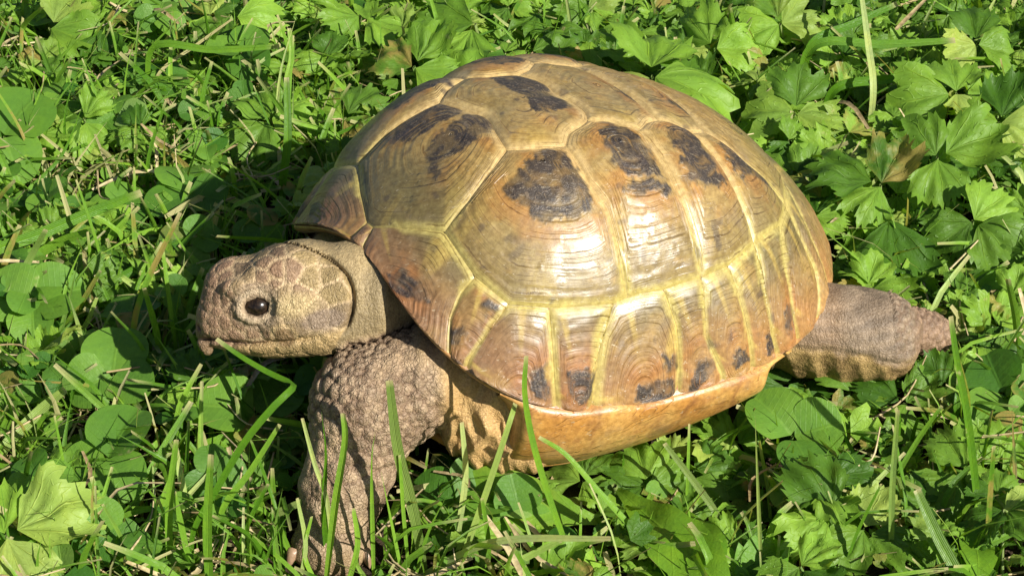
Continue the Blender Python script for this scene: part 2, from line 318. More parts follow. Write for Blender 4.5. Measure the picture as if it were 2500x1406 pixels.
def make_scute(name, key, poly, areola, side=1, m=150, dens=0.16, dome=0.10, kind='C'):
    # poly in the flattened map; thin seam inset so the yellow growth zone lies in a shallow groove
    if side < 0: poly = mir(poly); areola = np.array(areola) * [1, -1]
    B = resample(poly, m); A = np.asarray(areola, float)
    L0 = np.linalg.norm(shell_s(B) - shell_s(A[None]), axis=1)
    n = int(np.clip(L0.max() / 0.062, 14, 72))
    t = np.linspace(0.02, 1, n)
    Lr = np.linalg.norm(B - A, axis=1); kk = max(3, m // 5); Ls = np.convolve(np.concatenate([Lr[-kk:], Lr, Lr[:kk]]), np.ones(kk) / kk, 'same')[kk:-kk]
    wt = (t ** 1.6)[:, None]; rad_t = t[:, None] * (Lr * wt + np.minimum(Ls, Lr * 1.25) * (1 - wt))     # inner rings are rounder than the scute
    Q = A + rad_t[..., None] * ((B - A) / Lr[:, None])[None]                # (n,m,2)
    q = Q.reshape(-1, 2); base = shell_s(q); nr = shell_n(q)
    # distance to the seam in cm
    bl = shell_s(B)
    seam = np.empty(len(base))
    for i in range(0, len(base), 2000):
        seam[i:i + 2000] = np.sqrt(((base[i:i + 2000, None] - bl[None]) ** 2).sum(-1).min(1))
    rimq = np.hypot(q[:, 0], q[:, 1])
    if kind == 'M':                                         # the free rim is no seam
        bb = bl[np.hypot(B[:, 0], B[:, 1]) < 0.99]
        for i in range(0, len(base), 2000):
            seam[i:i + 2000] = np.sqrt(((base[i:i + 2000, None] - bb[None]) ** 2).sum(-1).min(1))
    T = np.repeat(t, m)
    cnt = L0.max() / dens
    g = T ** 1.1 * cnt + 0.9 * vnoise(base, 0.9, 5); g = g + 0.35 * np.sin(g * 2.1 + 1.0) + 0.25 * np.sin(g * 0.83)   # unequal years
    nz = fbm(base, 1.6, 11); nz2 = fbm(base, 4.5, 17); nz3 = fbm(base, 0.7, 23)
    off = dome * (1 - T ** 2.2) - 0.035 * np.exp(-(seam / 0.06) ** 2) - 0.05 * np.exp(-(seam / 0.26) ** 2) + (0.5 - np.mod(g, 1)) * 0.019 * sstep(0.05, 0.25, T) * sstep(0.03, .15, seam) * (0.10 + 1.3 * sstep(.38, .62, fbm(base, 1.3, 29))) + (nz - 0.5) * 0.05
    if kind == 'M': off = off + sstep(0.86, 1.0, rimq) * (0.05 * (1 - np.exp(-(seam / 0.30) ** 2)) - 0.01 + 0.07 * (nz2 - .5))
    # pigment
    dark = np.zeros(len(q)); orange = np.zeros(len(q))
    for p in BLOBS.get(key, []):
        pp = np.array(p, float)
        if side < 0 or key[0] != 'V':
            pp = pp * [1, side]
        d = poly_dist(q, pp) + (nz2 - 0.5) * 0.045 + (fbm(base, 9.0, 71) - .5) * .03
        dark = np.maximum(dark, sstep(0.010, -0.006, d)); orange = np.maximum(orange, sstep(0.11, 0.0, d))
    wear = sstep(0.50, 0.72, fbm(base * [1, 1, 1], 3.4, 41)) * 0.55
    dark = dark * (1 - wear * (0.6 if kind != 'M' else 0.9)) * (1 - 0.45 * sstep(.70, .95, np.mod(g, 1)) * sstep(.4, .6, fbm(base, 2.2, 81)))
    col = mix(TAN, OCHRE, sstep(0.35, 0.65, nz)[:, None]) * (0.8 + 0.45 * nz3)[:, None]
    inner = np.hypot(q[:, 0], q[:, 1])
    if kind == 'M': ol = sstep(0.97, 0.70, inner) * sstep(.30, .62, nz + .2)
    else: ol = np.maximum(sstep(0.42, 0.62, inner + (nz - .5) * .12), (0.85 if kind == 'V' else 0.55) * sstep(.36 if kind == 'V' else .42, .62, nz3)) * sstep(.25, .55, nz2 + .2)
    col = mix(col, mix(OLIVE * 1.25, OLIVE * .85, nz[:, None]), (np.clip(ol, 0, 1) * (.92 if kind == 'M' else .62))[:, None])
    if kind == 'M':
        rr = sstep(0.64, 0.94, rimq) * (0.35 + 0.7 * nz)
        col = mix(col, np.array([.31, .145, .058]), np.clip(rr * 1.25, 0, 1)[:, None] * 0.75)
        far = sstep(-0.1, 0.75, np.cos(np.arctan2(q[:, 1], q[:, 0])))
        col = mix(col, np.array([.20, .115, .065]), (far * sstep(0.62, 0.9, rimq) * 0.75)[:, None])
        col = mix(col, OCHRE * 1.05, (sstep(0.55, 0.75, fbm(base, 1.1, 77)) * 0.45)[:, None])
    col = mix(col, RUST, (orange * (1 - dark) * (0.08 + 0.36 * sstep(0.4, 0.62, nz)))[:, None])
    front = sstep(.30, .62, q[:, 0] + (nz - .5) * .15) * (kind == 'V') * .6
    col = mix(col, OLIVE, front[:, None])
    # pale rays along the growth direction
    ang = np.tile(np.arange(m), n) / m * 2 * np.pi
    ray_ = sstep(0.68, 0.82, vnoise(np.stack([np.cos(ang) * 5, np.sin(ang) * 5, T * 0.8], -1), 1.0, 31)) * sstep(0.45, 0.9, T)
    col = mix(col, YEL * [1.0, .88, .7], (ray_ * (0.62 if kind == 'M' else 0.25))[:, None])
    # yellow growth zone along the seams
    w = (0.09 + 0.09 * nz3) * (1 + 1.5 * (1 - sstep(0.30, 0.60, inner)))
    strong = sstep(0.45, 0.62, inner)                       # widest where costals meet marginals
    tdeg = np.degrees(np.arctan2(np.abs(q[:, 1]), q[:, 0]))
    sepw = 0.45 + 1.5 * np.exp(-((tdeg - 71) / 8.0) ** 2) + 0.5 * vnoise(np.stack([tdeg / 14, 0 * tdeg, 0 * tdeg], -1), 1, 8)
    wf = np.where(inner > 0.735, sepw * .75, 1.0) * (1 - 0.75 * strong * sstep(40, 30, tdeg) * sstep(0.72, .8, inner))
    band = sstep(1.0, 0.3, seam / (w * (0.95 + 0.85 * strong) * wf))
    col = mix(col, mix(CREAM * .95, YEL, strong[:, None]), (band * (0.80 + 0.1 * strong) * (0.55 + 0.6 * nz2))[:, None])
    col = mix(col, DARK * (0.8 + 0.8 * nz2)[:, None], (dark * 0.95)[:, None])
    specks = sstep(0.80, 0.86, vnoise(base, 3.3, 61)) * sstep(0.3, 0.6, nz3) * 0.55
    col = mix(col, DARK * 2.2, specks[:, None])
    v = to_world(base + nr * off[:, None])
    c0 = to_world((shell_s(A[None]) + shell_n(A[None]) * dome))
    V = np.vstack([v, c0]); k = len(v)
    j = np.arange(m); fan = np.stack([np.full(m, k), j, (j + 1) % m], -1)
    gf = gridfaces(n, m, True)
    ap = lambda a, x: np.concatenate([a, [x]])
    at = dict(col=np.vstack([col, col[:m].mean(0)]), g=ap(g, g[0]), dark=ap(dark, dark[:m].mean()))
    # wind outwards
    f1 = V[gf[0]]; nn = np.cross(f1[1] - f1[0], f1[2] - f1[1])
    if nn @ (f1[0] - TC) < 0: gf = gf[:, ::-1]; fan = fan[:, ::-1]
    return tpart(name, V, [gf, fan], M_SCUTE, at, CARAPACE)

# carapace: the bony shell the scutes sit on, with a rounded rim and an underside
nt_, nrho = 180, 40
tth = np.linspace(0, 2 * np.pi, nt_, endpoint=False)
rows = []
for sr in np.linspace(0.03, 1.0, nrho):
    q = np.stack([np.cos(tth) * sr, np.sin(tth) * sr], -1); rows.append(shell_s(q) - shell_n(q) * 0.10)
rim = shell(tth, np.ones(nt_)); outw = np.stack([np.cos(tth), np.sin(tth), 0 * tth], -1); upz = np.array([0, 0, 1.0])
rows[-1] = rim - outw * 0.04
rows += [rim - outw * 0.02 - upz * 0.07, rim - outw * 0.10 - upz * 0.17, rim - outw * 0.30 - upz * 0.22, rim - outw * 0.62 - upz * 0.14, rim - outw * 0.95 + upz * 0.1, rim - outw * 1.3 + upz * 0.5]
for sr in np.linspace(0.7, 0.1, 6):
    q = np.stack([np.cos(tth) * sr, np.sin(tth) * sr], -1); rows.append(shell_s(q) - shell_n(q) * 0.4)
V = to_world(np.concatenate(rows)); nn_ = fbm(V, 1.2, 9)
CC = mix(np.array([.44, .24, .075]), np.array([.30, .16, .07]), sstep(.35, .65, nn_)[:, None])
CARAPACE = tpart('carapace', V, gridfaces(len(rows), nt_, True), M_SCUTE, dict(col=CC, g=fbm(V, 3., 2) * 6, dark=np.zeros(len(V))))
CARAPACE['label'] = 'domed carapace of yellow brown scutes with dark blotches'

half = [
 ('C1', 'costal_scute', chain(mg('v1c1', 'c1c2'), c1c2[::-1], c1v2[::-1], v1c1[::-1]), S((.115, .160)), 'C', 220),
 ('C2', 'costal_scute', chain(c1c2, mg('c1c2', 'c2c3'), c2c3[::-1], v3c2[::-1], v2c2[::-1]), S((-.020, .135)), 'C', 190),
 ('C3', 'costal_scute', chain(c2c3, mg('c2c3', 'c3c4'), c3c4[::-1], v4c3[::-1], v3c3[::-1]), S((-.140, .165)), 'C', 180),
 ('C4', 'costal_scute', chain(c3c4, mg('c3c4', 'c4v5'), v5c4[::-1], v4c4[::-1]), S((-.27, .23)), 'C', 160)]
vert = [
 ('V1', chain(MARG[:3], v1c1, v1v2, mir(v1v2), mir(v1c1), mir(MARG[:3])), S((.27, .0))),
 ('V2', chain(v1v2[::-1], c1v2, v2c2, v2v3, mir(v2v3), mir(v2c2), mir(c1v2), mir(v1v2[::-1])), S((.03, .0))),
 ('V3', chain(v2v3[::-1], v3c2, v3c3, v3v4, mir(v3v4), mir(v3c3), mir(v3c2), mir(v2v3[::-1])), S((-.10, .0))),
 ('V4', chain(v3v4[::-1], v4c3, v4c4, v4v5, mir(v4v5), mir(v4c4), mir(v4c3), mir(v3v4[::-1])), S((-.20, .0))),
 ('V5', chain(v4v5[::-1], v5c4, MARG[MI['c4v5']:], mir(MARG[MI['c4v5']:]), mir(v5c4), mir(v4v5[::-1])), S((-.36, .0)))]
for key, poly, ar in vert: make_scute('vertebral_scute', key, poly, ar, 1, 170, 0.19, 0.10, 'V')
for key, nm, poly, ar, kd, m in half:
    for sd in (1, -1): make_scute(nm, key, poly, ar, sd, m, 0.19, 0.09, kd)
for i in range(11):
    seg = MARG[MI['s%d' % i]:MI['s%d' % (i + 1)] + 1]
    a, b = SEP[i][-1], SEP[i + 1][-1]
    poly = chain(seg, SEP[i + 1], arc(b, a), SEP[i][::-1])
    mid = (a + b) / 2; top = seg.mean(0)
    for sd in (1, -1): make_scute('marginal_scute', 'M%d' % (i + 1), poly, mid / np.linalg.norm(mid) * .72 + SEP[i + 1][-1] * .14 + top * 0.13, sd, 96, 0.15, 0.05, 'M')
poly = chain(SEP[0], arc(SEP[0][-1], SEP[0][-1] * [1, -1], 5), mir(SEP[0]))
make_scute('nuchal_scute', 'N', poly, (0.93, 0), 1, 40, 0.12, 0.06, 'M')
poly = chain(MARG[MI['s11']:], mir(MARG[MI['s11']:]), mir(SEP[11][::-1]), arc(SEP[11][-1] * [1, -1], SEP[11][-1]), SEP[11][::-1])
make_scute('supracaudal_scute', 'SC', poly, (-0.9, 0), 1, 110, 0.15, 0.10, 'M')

# ------------------------------------------------------------------ plastron with its bridges
def plast_r(th): return 5.05 + 0.15 * np.cos(th) + 0.1 * np.cos(2 * th) - 0.35 * np.cos(4 * th)
def plast_c(th):
    r = plast_r(th); return np.stack([r * np.cos(th) * 1.12 - 0.5, r * np.sin(th) * 0.98, np.full_like(th, -3.2) + 0.75 * np.clip(np.cos(th), 0, 1) ** 3], -1)
pth = np.linspace(0, 2 * np.pi, 160, endpoint=False); edge = plast_c(pth); inw = -np.stack([np.cos(pth), np.sin(pth), 0 * pth], -1)
rows = [edge + inw * 0.7 + upz * 0.42, edge + inw * 0.2 + upz * 0.36, edge + upz * 0.18, edge - upz * 0.02, edge + inw * 0.25 - upz * 0.22]
for k in np.linspace(0.85, 0.06, 9):
    e = edge * [k, k, 1] ; rows.append(e - upz * (0.30 - 0.06 * k))
V = to_world(np.concatenate(rows))
AMB, AMB2 = np.array([.40, .195, .048]), np.array([.49, .30, .095])
def amber(V):
    n1, n2 = fbm(V, 0.9, 51), fbm(V * [1, 1, 3.], 2.5, 53)
    c = mix(AMB, AMB2, sstep(.35, .68, n1)[:, None]); c = mix(c, np.array([.36, .17, .06]), (sstep(.6, .8, n2) * .6)[:, None])
    return c
PLASTRON = tpart('plastron', V, gridfaces(len(rows), 160, True), M_SCUTE, dict(col=amber(V), g=fbm(V * [1, 1, 2], 1.2, 2) * 9, dark=np.zeros(len(V))))
PLASTRON['label'] = 'amber yellow plastron and bridge under the shell'
for sd in (1, -1):
    bt = np.radians(np.linspace(47, 121, 90)); tt = np.linspace(0, 1, 90)
    a = shell(bt, np.ones(90)) - np.stack([np.cos(bt), np.sin(bt), 0 * bt], -1) * -0.05 - upz * 0.08
    fl = np.exp(-((np.degrees(bt) - 73) / 7) ** 2)[:, None]; a = a + np.stack([np.cos(bt), np.sin(bt), 0 * bt], -1) * 0.12 * fl + upz * 0.16 * fl     # flush with the rim in the middle
    pt_ = np.radians(np.linspace(38, 128, 90)); e = plast_c(pt_)
    o = np.stack([np.cos(bt), np.sin(bt), 0 * bt], -1)
    rows = []; o = np.stack([np.cos(bt), np.sin(bt), 0 * bt], -1)
    pinch = (1 - sstep(0.0, 0.12, tt) * sstep(1.0, 0.86, tt))[:, None]
    e = e + (a - e) * (sstep(0.52, 1.0, tt) * 0.72)[:, None]
    rows.append(a - o * 0.75 + upz * 0.30); rows.append(a - o * 0.28 + upz * 0.10)      # tucked up under the rim
    for k in np.linspace(0, 1, 26):
        p = a * (1 - k) + e * k + o * (0.34 * math.sin(math.pi * k ** 0.8)) - upz * 0.22 * math.sin(math.pi * k)
        p = p - o * 1.1 * pinch * math.sin(math.pi * min(1, k * 1.0)) - o * pinch * 0.5 * min(1, k * 3)
        rows.append(p)
    rows.append(e - upz * 0.2 - o * 0.25)
    L = np.concatenate(rows) * [1, sd, 1]; V = to_world(L); c = amber(V)
    for th0, wd in ((69, .6), (93, .5), (106, .5)):          # seams of the bridge scutes
        th = np.degrees(np.arctan2(np.abs(L[:, 1]), L[:, 0])) + (fbm(V, 1.5, 3) - .5) * 7
        c = mix(c, np.array([.24, .11, .04]), (np.exp(-((th - th0) / wd) ** 2) * .92)[:, None])
    hgt = L[:, 2]; dg = np.degrees(np.arctan2(np.abs(L[:, 1]), L[:, 0])) + (fbm(V, 1.2, 5) - .5) * 5
    for t0, z0, sl_ in ((72, -2.9, 15.), (84, -1.6, -13.)):
        c = mix(c, np.array([.25, .12, .045]), (np.exp(-((dg - t0 - (hgt - z0) * sl_) / .7) ** 2) * .6)[:, None])
    c = mix(c, np.array([.20, .11, .06]), (sstep(.62, .78, fbm(V, 1.6, 91)) * .55)[:, None])
    c = mix(c, AMB2 * 1.1, (sstep(8, 0, np.abs(np.degrees(np.arctan2(np.abs(L[:, 1]), L[:, 0])) - 74)) * .6)[:, None])
    f = gridfaces(len(rows), 90); f = f if sd > 0 else f[:, ::-1]
    br = tpart('bridge', V, f[:, ::-1], M_SCUTE, dict(col=c, g=fbm(V * [.6, .6, 3], 1.0, 2) * 11, dark=np.zeros(len(V))), PLASTRON)
# ------------------------------------------------------------------ tortoise: head, neck, limbs and tail as one skin
VX = 0.055
G0 = np.array([-10.0, -13.6, -0.6]); G1 = np.array([13.4, 6.0, 7.6])
GNn = ((G1 - G0) / VX).astype(int) + 1
FLD = np.full(GNn, 5.0, np.float32)
def box_of(lo, hi):
    a = np.clip(((np.asarray(lo) - G0) / VX).astype(int), 0, GNn - 1); b = np.clip(((np.asarray(hi) - G0) / VX).astype(int) + 2, 1, GNn)
    sl_ = tuple(slice(int(i), int(j)) for i, j in zip(a, b))
    ax = [G0[k] + np.arange(a[k], b[k], dtype=np.float32) * VX for k in range(3)]
    return sl_, np.stack(np.meshgrid(*ax, indexing='ij'), -1)
def smin(a, b, k):
    if k <= 0: return np.minimum(a, b)
    h = np.maximum(k - np.abs(a - b), 0) / k; return np.minimum(a, b) - h * h * k * 0.25
def cap_d(p, a, b, ra, rb, sq=None):
    a = np.asarray(a, np.float32); b = np.asarray(b, np.float32); d = b - a
    t = np.clip(((p - a) @ d) / (d @ d), 0, 1); q = p - a - t[..., None] * d
    if sq is not None: q = q * np.asarray(sq, np.float32)
    return np.sqrt((q * q).sum(-1)) - (ra + (rb - ra) * t)
def ell_d(p, c, R, ax=None):
    q = p - np.asarray(c, np.float32)
    if ax is not None: q = q @ np.asarray(ax, np.float32).T
    R = np.asarray(R, np.float32); k0 = np.sqrt(((q / R) ** 2).sum(-1)); k1 = np.sqrt(((q / R ** 2) ** 2).sum(-1))
    return k0 * (k0 - 1) / np.maximum(k1, 1e-5)
def add(lo, hi, fn, k):
    s, p = box_of(np.asarray(lo) - 0.6, np.asarray(hi) + 0.6); FLD[s] = smin(FLD[s], fn(p), k)
def cap(a, b, ra, rb, k=0.4, sq=None):
    r = max(ra, rb) * 1.3; add(np.minimum(a, b) - r, np.maximum(a, b) + r, lambda p: cap_d(p, a, b, ra, rb, sq), k)
def ell(c, R, k=0.3, ax=None):
    r = max(R); add(np.asarray(c) - r, np.asarray(c) + r, lambda p: ell_d(p, c, R, ax), k)
def cut_ell(c, R, k=0.15, ax=None):
    r = max(R); s, p = box_of(np.asarray(c) - r - .4, np.asarray(c) + r + .4)
    FLD[s] = -smin(-FLD[s], ell_d(p, c, R, ax), k)

# head frame
HC = np.array([-5.78, -7.85, 4.85])
HF = unit(np.array([-1.0, -0.06, -0.20])); HL = unit(np.cross(np.array([0.0, 0.46, 1.0]), HF)); HU = np.cross(HF, HL)
HA = np.stack([HF, HL, HU])
def hp(x, y, z): return HC + x * HF + y * HL + z * HU
def to_head(W): q = np.asarray(W) - HC; return np.stack([q @ HF, q @ HL, q @ HU], -1)
# torso hidden inside the shell, and the neck
ell(to_world(np.array([0.2, 0, -0.2])), (5.2, 4.4, 2.0), 0, np.stack([TF, TL, TU]))
cap(np.array([-4.0, -7.45, 4.65]), np.array([-1.4, -6.2, 4.2]), 0.95, 1.35, 0.4)
# head
ell(hp(-0.50, 0, 0.17), (1.70, 1.26, 1.30), 0.25, HA)
ell(hp(0.92, 0, 0.06), (1.05, 0.88, 1.04), 0.50, HA)
ell(hp(1.62, 0, -0.22), (0.52, 0.50, 0.56), 0.42, HA)
ell(hp(2.06, 0, -0.54), (0.20, 0.22, 0.42), 0.16, HA)                     # hooked beak
ell(hp(-0.05, 0, -0.72), (1.52, 1.0, 0.56), 0.25, HA)                       # lower jaw
ell(hp(1.02, 0, 0.90), (0.60, 0.58, 0.44), 0.28, HA)                       # forehead and bridge of the nose
ell(hp(1.32, 0, 0.44), (0.44, 0.54, 0.58), 0.30, HA)
ell(hp(-1.2, 0.35, -0.75), (1.1, 0.95, 0.65), 0.35, HA)                    # heavy jaw hinge and throat
for s_ in (1, -1):
    ell(hp(0.60, 0.76 * s_, 0.68), (0.62, 0.36, 0.26), 0.25, HA)          # brow
    ell(hp(-0.55, 0.95 * s_, -0.28), (0.85, 0.38, 0.62), 0.35, HA)        # cheek
    ell(hp(-0.30, 0.64 * s_, 0.92), (0.7, 0.42, 0.32), 0.35, HA)            # temple plates
    cut_ell(hp(0.42, 1.16 * s_, 0.16), (0.50, 0.36, 0.42), 0.12, HA)       # orbit
    s, p = box_of(hp(0.42, 1.0 * s_, 0.15) - 1.0, hp(0.42, 1.0 * s_, 0.15) + 1.0); h = to_head(p) - [0.42, 0.97 * s_, 0.15]      # ring of eyelids
    rr_ = np.sqrt((h[..., 0] / 1.28) ** 2 + (h[..., 2] / 0.92) ** 2) - 0.345
    FLD[s] = smin(FLD[s], (np.sqrt(rr_ ** 2 + (h[..., 1] * 0.9) ** 2) - 0.115).astype(np.float32), 0.10)
    cut_ell(hp(2.02, 0.24 * s_, -0.18), (0.10, 0.10, 0.09), 0.05, HA)      # nostril
# mouth line: a shallow groove that drops behind the beak
s, p = box_of(hp(0.6, 0, -0.6) - 2.1, hp(0.6, 0, -0.6) + 2.1)
h = to_head(p); mz = -0.70 - 0.10 * np.cos((h[..., 0] - 0.2) * 1.5) + 0.10 * sstep(0.9, 2.0, h[..., 0]) - 0.12 * sstep(0.4, -0.9, h[..., 0])
FLD[s] = FLD[s] + (0.17 * np.exp(-((h[..., 2] - mz) / 0.055) ** 2) * sstep(-1.1, -0.7, h[..., 0]) * sstep(2.35, 1.9, h[..., 0])).astype(np.float32)
# neck skin flush with the back of the head, parted from it by a curved crease
s, p = box_of(hp(-2.3, 0, 0) - 2.6, hp(-2.3, 0, 0) + 2.6)
h = to_head(p)
fold = 0.05 * np.sin(h[..., 0] * 7.5 + 1.6 * np.sin(h[..., 2] * 1.7)) * sstep(-2.0, -2.6, h[..., 0])
dcol = smin(cap_d(p, hp(-1.75, 0.02, -0.08), hp(-2.30, -0.02, -0.22), 1.27, 1.30), ell_d(p, hp(-1.55, 0.1, -0.78), (1.3, 1.0, 0.72), HA), 0.5) + fold.astype(np.float32)
FLD[s] = smin(FLD[s], dcol, 0.12)
CRK = lambda h: h[..., 0] + 1.98 - 0.72 * (np.clip(h[..., 2] - 0.42 * h[..., 1] + 0.40, -2, 2) / 1.25) ** 2
FLD[s] = FLD[s] + (0.24 * np.exp(-(CRK(h) / 0.055) ** 2) * sstep(-1.05, -0.55, h[..., 2])).astype(np.float32)
# throat
ell(hp(-0.7, 0.1, -0.92), (1.35, 0.85, 0.42), 0.35, HA)
# left fore leg, planted in front
BODYF = FLD; FLD = np.full(GNn, 5.0, np.float32)          # the leg is shaped on its own, then meets the neck in a crease
SHO, ELB, WRI = np.array([-0.8, -8.4, 3.5]), np.array([-3.5, -9.75, 3.15]), np.array([-4.15, -11.0, 1.5])
TOE = np.array([-4.45, -11.75, 0.35])
cap(SHO, ELB, 1.30, 1.36, 0.5)
cap(ELB, WRI, 1.28, 1.02, 0.5)
cap(WRI, TOE, 1.02, 0.84, 0.3)
ell(TOE + [0.05, -0.05, 0.0], (0.95, 0.85, 0.55), 0.35)
cap(np.array([-2.9, -9.4, 3.5]), np.array([-1.9, -9.3, 3.9]), 1.0, 1.05, 0.5)
# skin of the fore-leg pocket, gathered in upright folds between leg and bridge
s, p = box_of((-2.6, -11.2, 0.8), (2.0, -6.0, 5.6))
pk = smin(ell_d(p, (-0.45, -9.15, 2.9), (1.85, 1.50, 1.75)), ell_d(p, (-0.05, -9.35, 1.9), (1.7, 1.30, 1.1)), 0.5)
lx = p[..., 0] + 0.30 * np.sin(p[..., 2] * 1.3 + p[..., 0]) + 0.12 * np.sin(p[..., 2] * 4.1)
pk = pk + (0.16 * np.abs(np.sin(lx * 4.6)) + 0.06 * np.abs(np.sin(lx * 9.7 + 1.3 * p[..., 2]))).astype(np.float32)
FLD[s] = smin(FLD[s], pk, 0.14)
s, p = box_of((-4.5, -12.2, 1.2), (-0.3, -7.5, 5.4))
ax_ = p[..., 0] + 0.25 * (p[..., 2] - 3) + 0.18 * np.sin(p[..., 2] * 2.1)
FLD[s] = FLD[s] + ((0.09 * np.abs(np.sin(ax_ * 5.0)) * sstep(-2.9, -2.0, ax_)) + 0.16 * (fbm(p, 1.1, 301, 2) - .5) + 0.10 * np.exp(-((p[..., 2] - 2.25 + 0.45 * (p[..., 0] + 3.2)) / .09) ** 2) * sstep(-4.2, -3.2, p[..., 0])).astype(np.float32)
gv = np.exp(-((FLD - BODYF) / 0.07) ** 2) * (np.minimum(FLD, BODYF) < 0.6); FLD = smin(FLD, BODYF, 0.05) + (0.14 * gv).astype(np.float32); del BODYF, gv
# left hind leg, stretched out behind
HIP, KNE, HTO = np.array([6.6, -4.8, 2.35]), np.array([9.6, -5.25, 1.95]), np.array([11.3, -4.25, 1.4])
cap(HIP, KNE, 1.30, 1.20, 0.3)
ell(np.array([8.6, -5.0, 1.35]), (1.9, 1.05, 0.85), 0.35)                   # slack skin under the thigh
ell(np.array([9.25, -5.2, 2.15]), (1.55, 1.05, 0.98), 0.30)                # flat shield of the thigh
ell(np.array([9.95, -5.55, 1.75]), (0.75, 0.75, 0.85), 0.25)               # knee
BODYF = FLD; FLD = np.full(GNn, 5.0, np.float32)
cap(np.array([10.2, -4.75, 1.85]), HTO, 0.70, 0.56, 0.2); ell(HTO + [.1, .05, -.1], (0.56, 0.52, 0.42), 0.2)
FLD = smin(FLD, BODYF, 0.06); del BODYF
s, p = box_of((7.0, -7.2, 0.4), (11.0, -3.8, 3.8))
zl = 2.22 - 0.13 * (p[..., 0] - 8.5) + 0.06 * np.sin(p[..., 0] * 2.3)
FLD[s] = FLD[s] + (0.06 * np.exp(-((p[..., 2] - zl + .05) / 0.10) ** 2) * sstep(-4.9, -5.5, p[..., 1]) * sstep(10.6, 10.1, p[..., 0])
                   + 0.06 * np.abs(np.sin(p[..., 0] * 5.2 + p[..., 2] * 1.5)) * sstep(0.0, -.35, p[..., 2] - zl) + 0.12 * (fbm(p, 1.6, 401, 2) - .5) + 0.05 * np.abs(np.sin(p[..., 0] * 3.1 + 1.5 * np.sin(p[..., 1] * 2))) * sstep(9.0, 8.2, p[..., 0])).astype(np.float32)
# right legs and tail, mostly hidden by the shell
def lw(x, y, z): return to_world(np.array([x, y, z], float))
cap(lw(3.2, -3.6, -0.9), lw(3.9, -4.9, -2.2), 1.25, 1.1, 0.4); cap(lw(3.9, -4.9, -2.2), lw(3.8, -5.4, -3.7), 1.0, 0.8, 0.4)
cap(lw(-5.4, -3.8, -1.2), lw(-6.6, -4.8, -2.0), 1.3, 1.1, 0.4); cap(lw(-6.6, -4.8, -2.0), lw(-6.6, -5.2, -3.5), 1.0, 0.75, 0.4)
cap(lw(-7.0, 0, -0.8), lw(-9.0, 0.3, -1.3), 0.6, 0.2, 0.4)
# low relief everywhere on the skin
def surface_nets(D):
    S_ = D < 0
    nx, ny, nz_ = D.shape
    c = np.zeros((nx - 1, ny - 1, nz_ - 1), np.uint8)
    for a in (0, 1):
        for b in (0, 1):
            for e in (0, 1): c += S_[a:nx - 1 + a, b:ny - 1 + b, e:nz_ - 1 + e]
    I, J, K = np.nonzero((c > 0) & (c < 8)); n = len(I)
    idx = np.full(c.shape, -1, np.int32); idx[I, J, K] = np.arange(n)
    pos = np.zeros((n, 3)); cnt = np.zeros(n)
    for ax in range(3):
        for a in (0, 1):
            for b in (0, 1):
                o0 = [0, 0, 0]; oth = [k for k in range(3) if k != ax]; o0[oth[0]] = a; o0[oth[1]] = b; o1 = list(o0); o1[ax] = 1
                d0 = D[I + o0[0], J + o0[1], K + o0[2]].astype(float); d1 = D[I + o1[0], J + o1[1], K + o1[2]].astype(float)
                m = (d0 < 0) != (d1 < 0); t = np.where(m, d0 / np.where(m, d0 - d1, 1), 0)
                e = np.stack([np.full(n, float(o0[k])) for k in range(3)], -1); e[:, ax] += t
                pos[m] += e[m]; cnt[m] += 1
    V = G0 + (np.stack([I, J, K], -1) + pos / cnt[:, None]) * VX
    F = []
    for ax in range(3):
        b, e = [k for k in range(3) if k != ax]
        sl0 = [slice(1, -1)] * 3; sl0[ax] = slice(0, -1); sl1 = list(sl0); sl1[ax] = slice(1, None)
        A, B_ = S_[tuple(sl0)], S_[tuple(sl1)]
        q = np.argwhere(A != B_); 
        if not len(q): continue
        inside = A[tuple(q.T)]
        q = q.copy(); q[:, b] += 1; q[:, e] += 1                 # grid edge start
        def cell(db, de):
            r = q.copy(); r[:, b] += db; r[:, e] += de; return idx[tuple(r.T)]
        quad = np.stack([cell(-1, -1), cell(0, -1), cell(0, 0), cell(-1, 0)], -1)
        flip = inside if ax != 1 else ~inside
        quad[~flip] = quad[~flip][:, ::-1]
        F.append(quad)
    return V, np.concatenate(F)
V, Fq = surface_nets(FLD)
Fq = Fq[(Fq >= 0).all(1)]
# drop what lies deep inside the shell (never seen), keep one connected skin
hd = to_head(V)
wv = V
n1, n2, n3 = fbm(V, 1.0, 101), fbm(V, 3.0, 103), fbm(V, 8.0, 107)
# regions
w_head = sstep(-0.02, 0.06, CRK(hd)) * sstep(3.4, 2.6, np.abs(hd[:, 1]) + np.abs(hd[:, 2])) * (V[:, 0] < -3.4) * (hd[:, 0] > -2.3) * sstep(-1.75, -1.55, hd[:, 2])
d_arm = np.minimum(np.minimum(cap_d(V, SHO, ELB, 1.35, 1.50), cap_d(V, ELB, WRI, 1.42, 1.08)), cap_d(V, WRI, TOE, 1.08, 0.82))
w_arm = sstep(0.28, 0.05, d_arm) * sstep(-1.35, -2.0, V[:, 0]) * (V[:, 1] < -8.0) * (w_head < 0.5) * (V[:, 0] < 0.0) * sstep(0.0, 0.5, 5.2 - V[:, 2])
w_hind = ((V[:, 0] > 6.2) & (V[:, 1] < -2.5)).astype(float)
col = mix(np.array([.36, .25, .115]), np.array([.27, .195, .10]), sstep(.35, .65, n1)[:, None])         # olive tan skin
col = mix(col, np.array([.46, .33, .15]), sstep(.5, .72, n2)[:, None] * .6)
# pocket folds: amber tan
w_pk = sstep(-2.2, -1.3, V[:, 0]) * (V[:, 0] < 3) * (V[:, 1] < -7)
col = mix(col, mix(np.array([.58, .40, .18]), np.array([.44, .26, .10]), n2[:, None]), (w_pk * .85)[:, None])
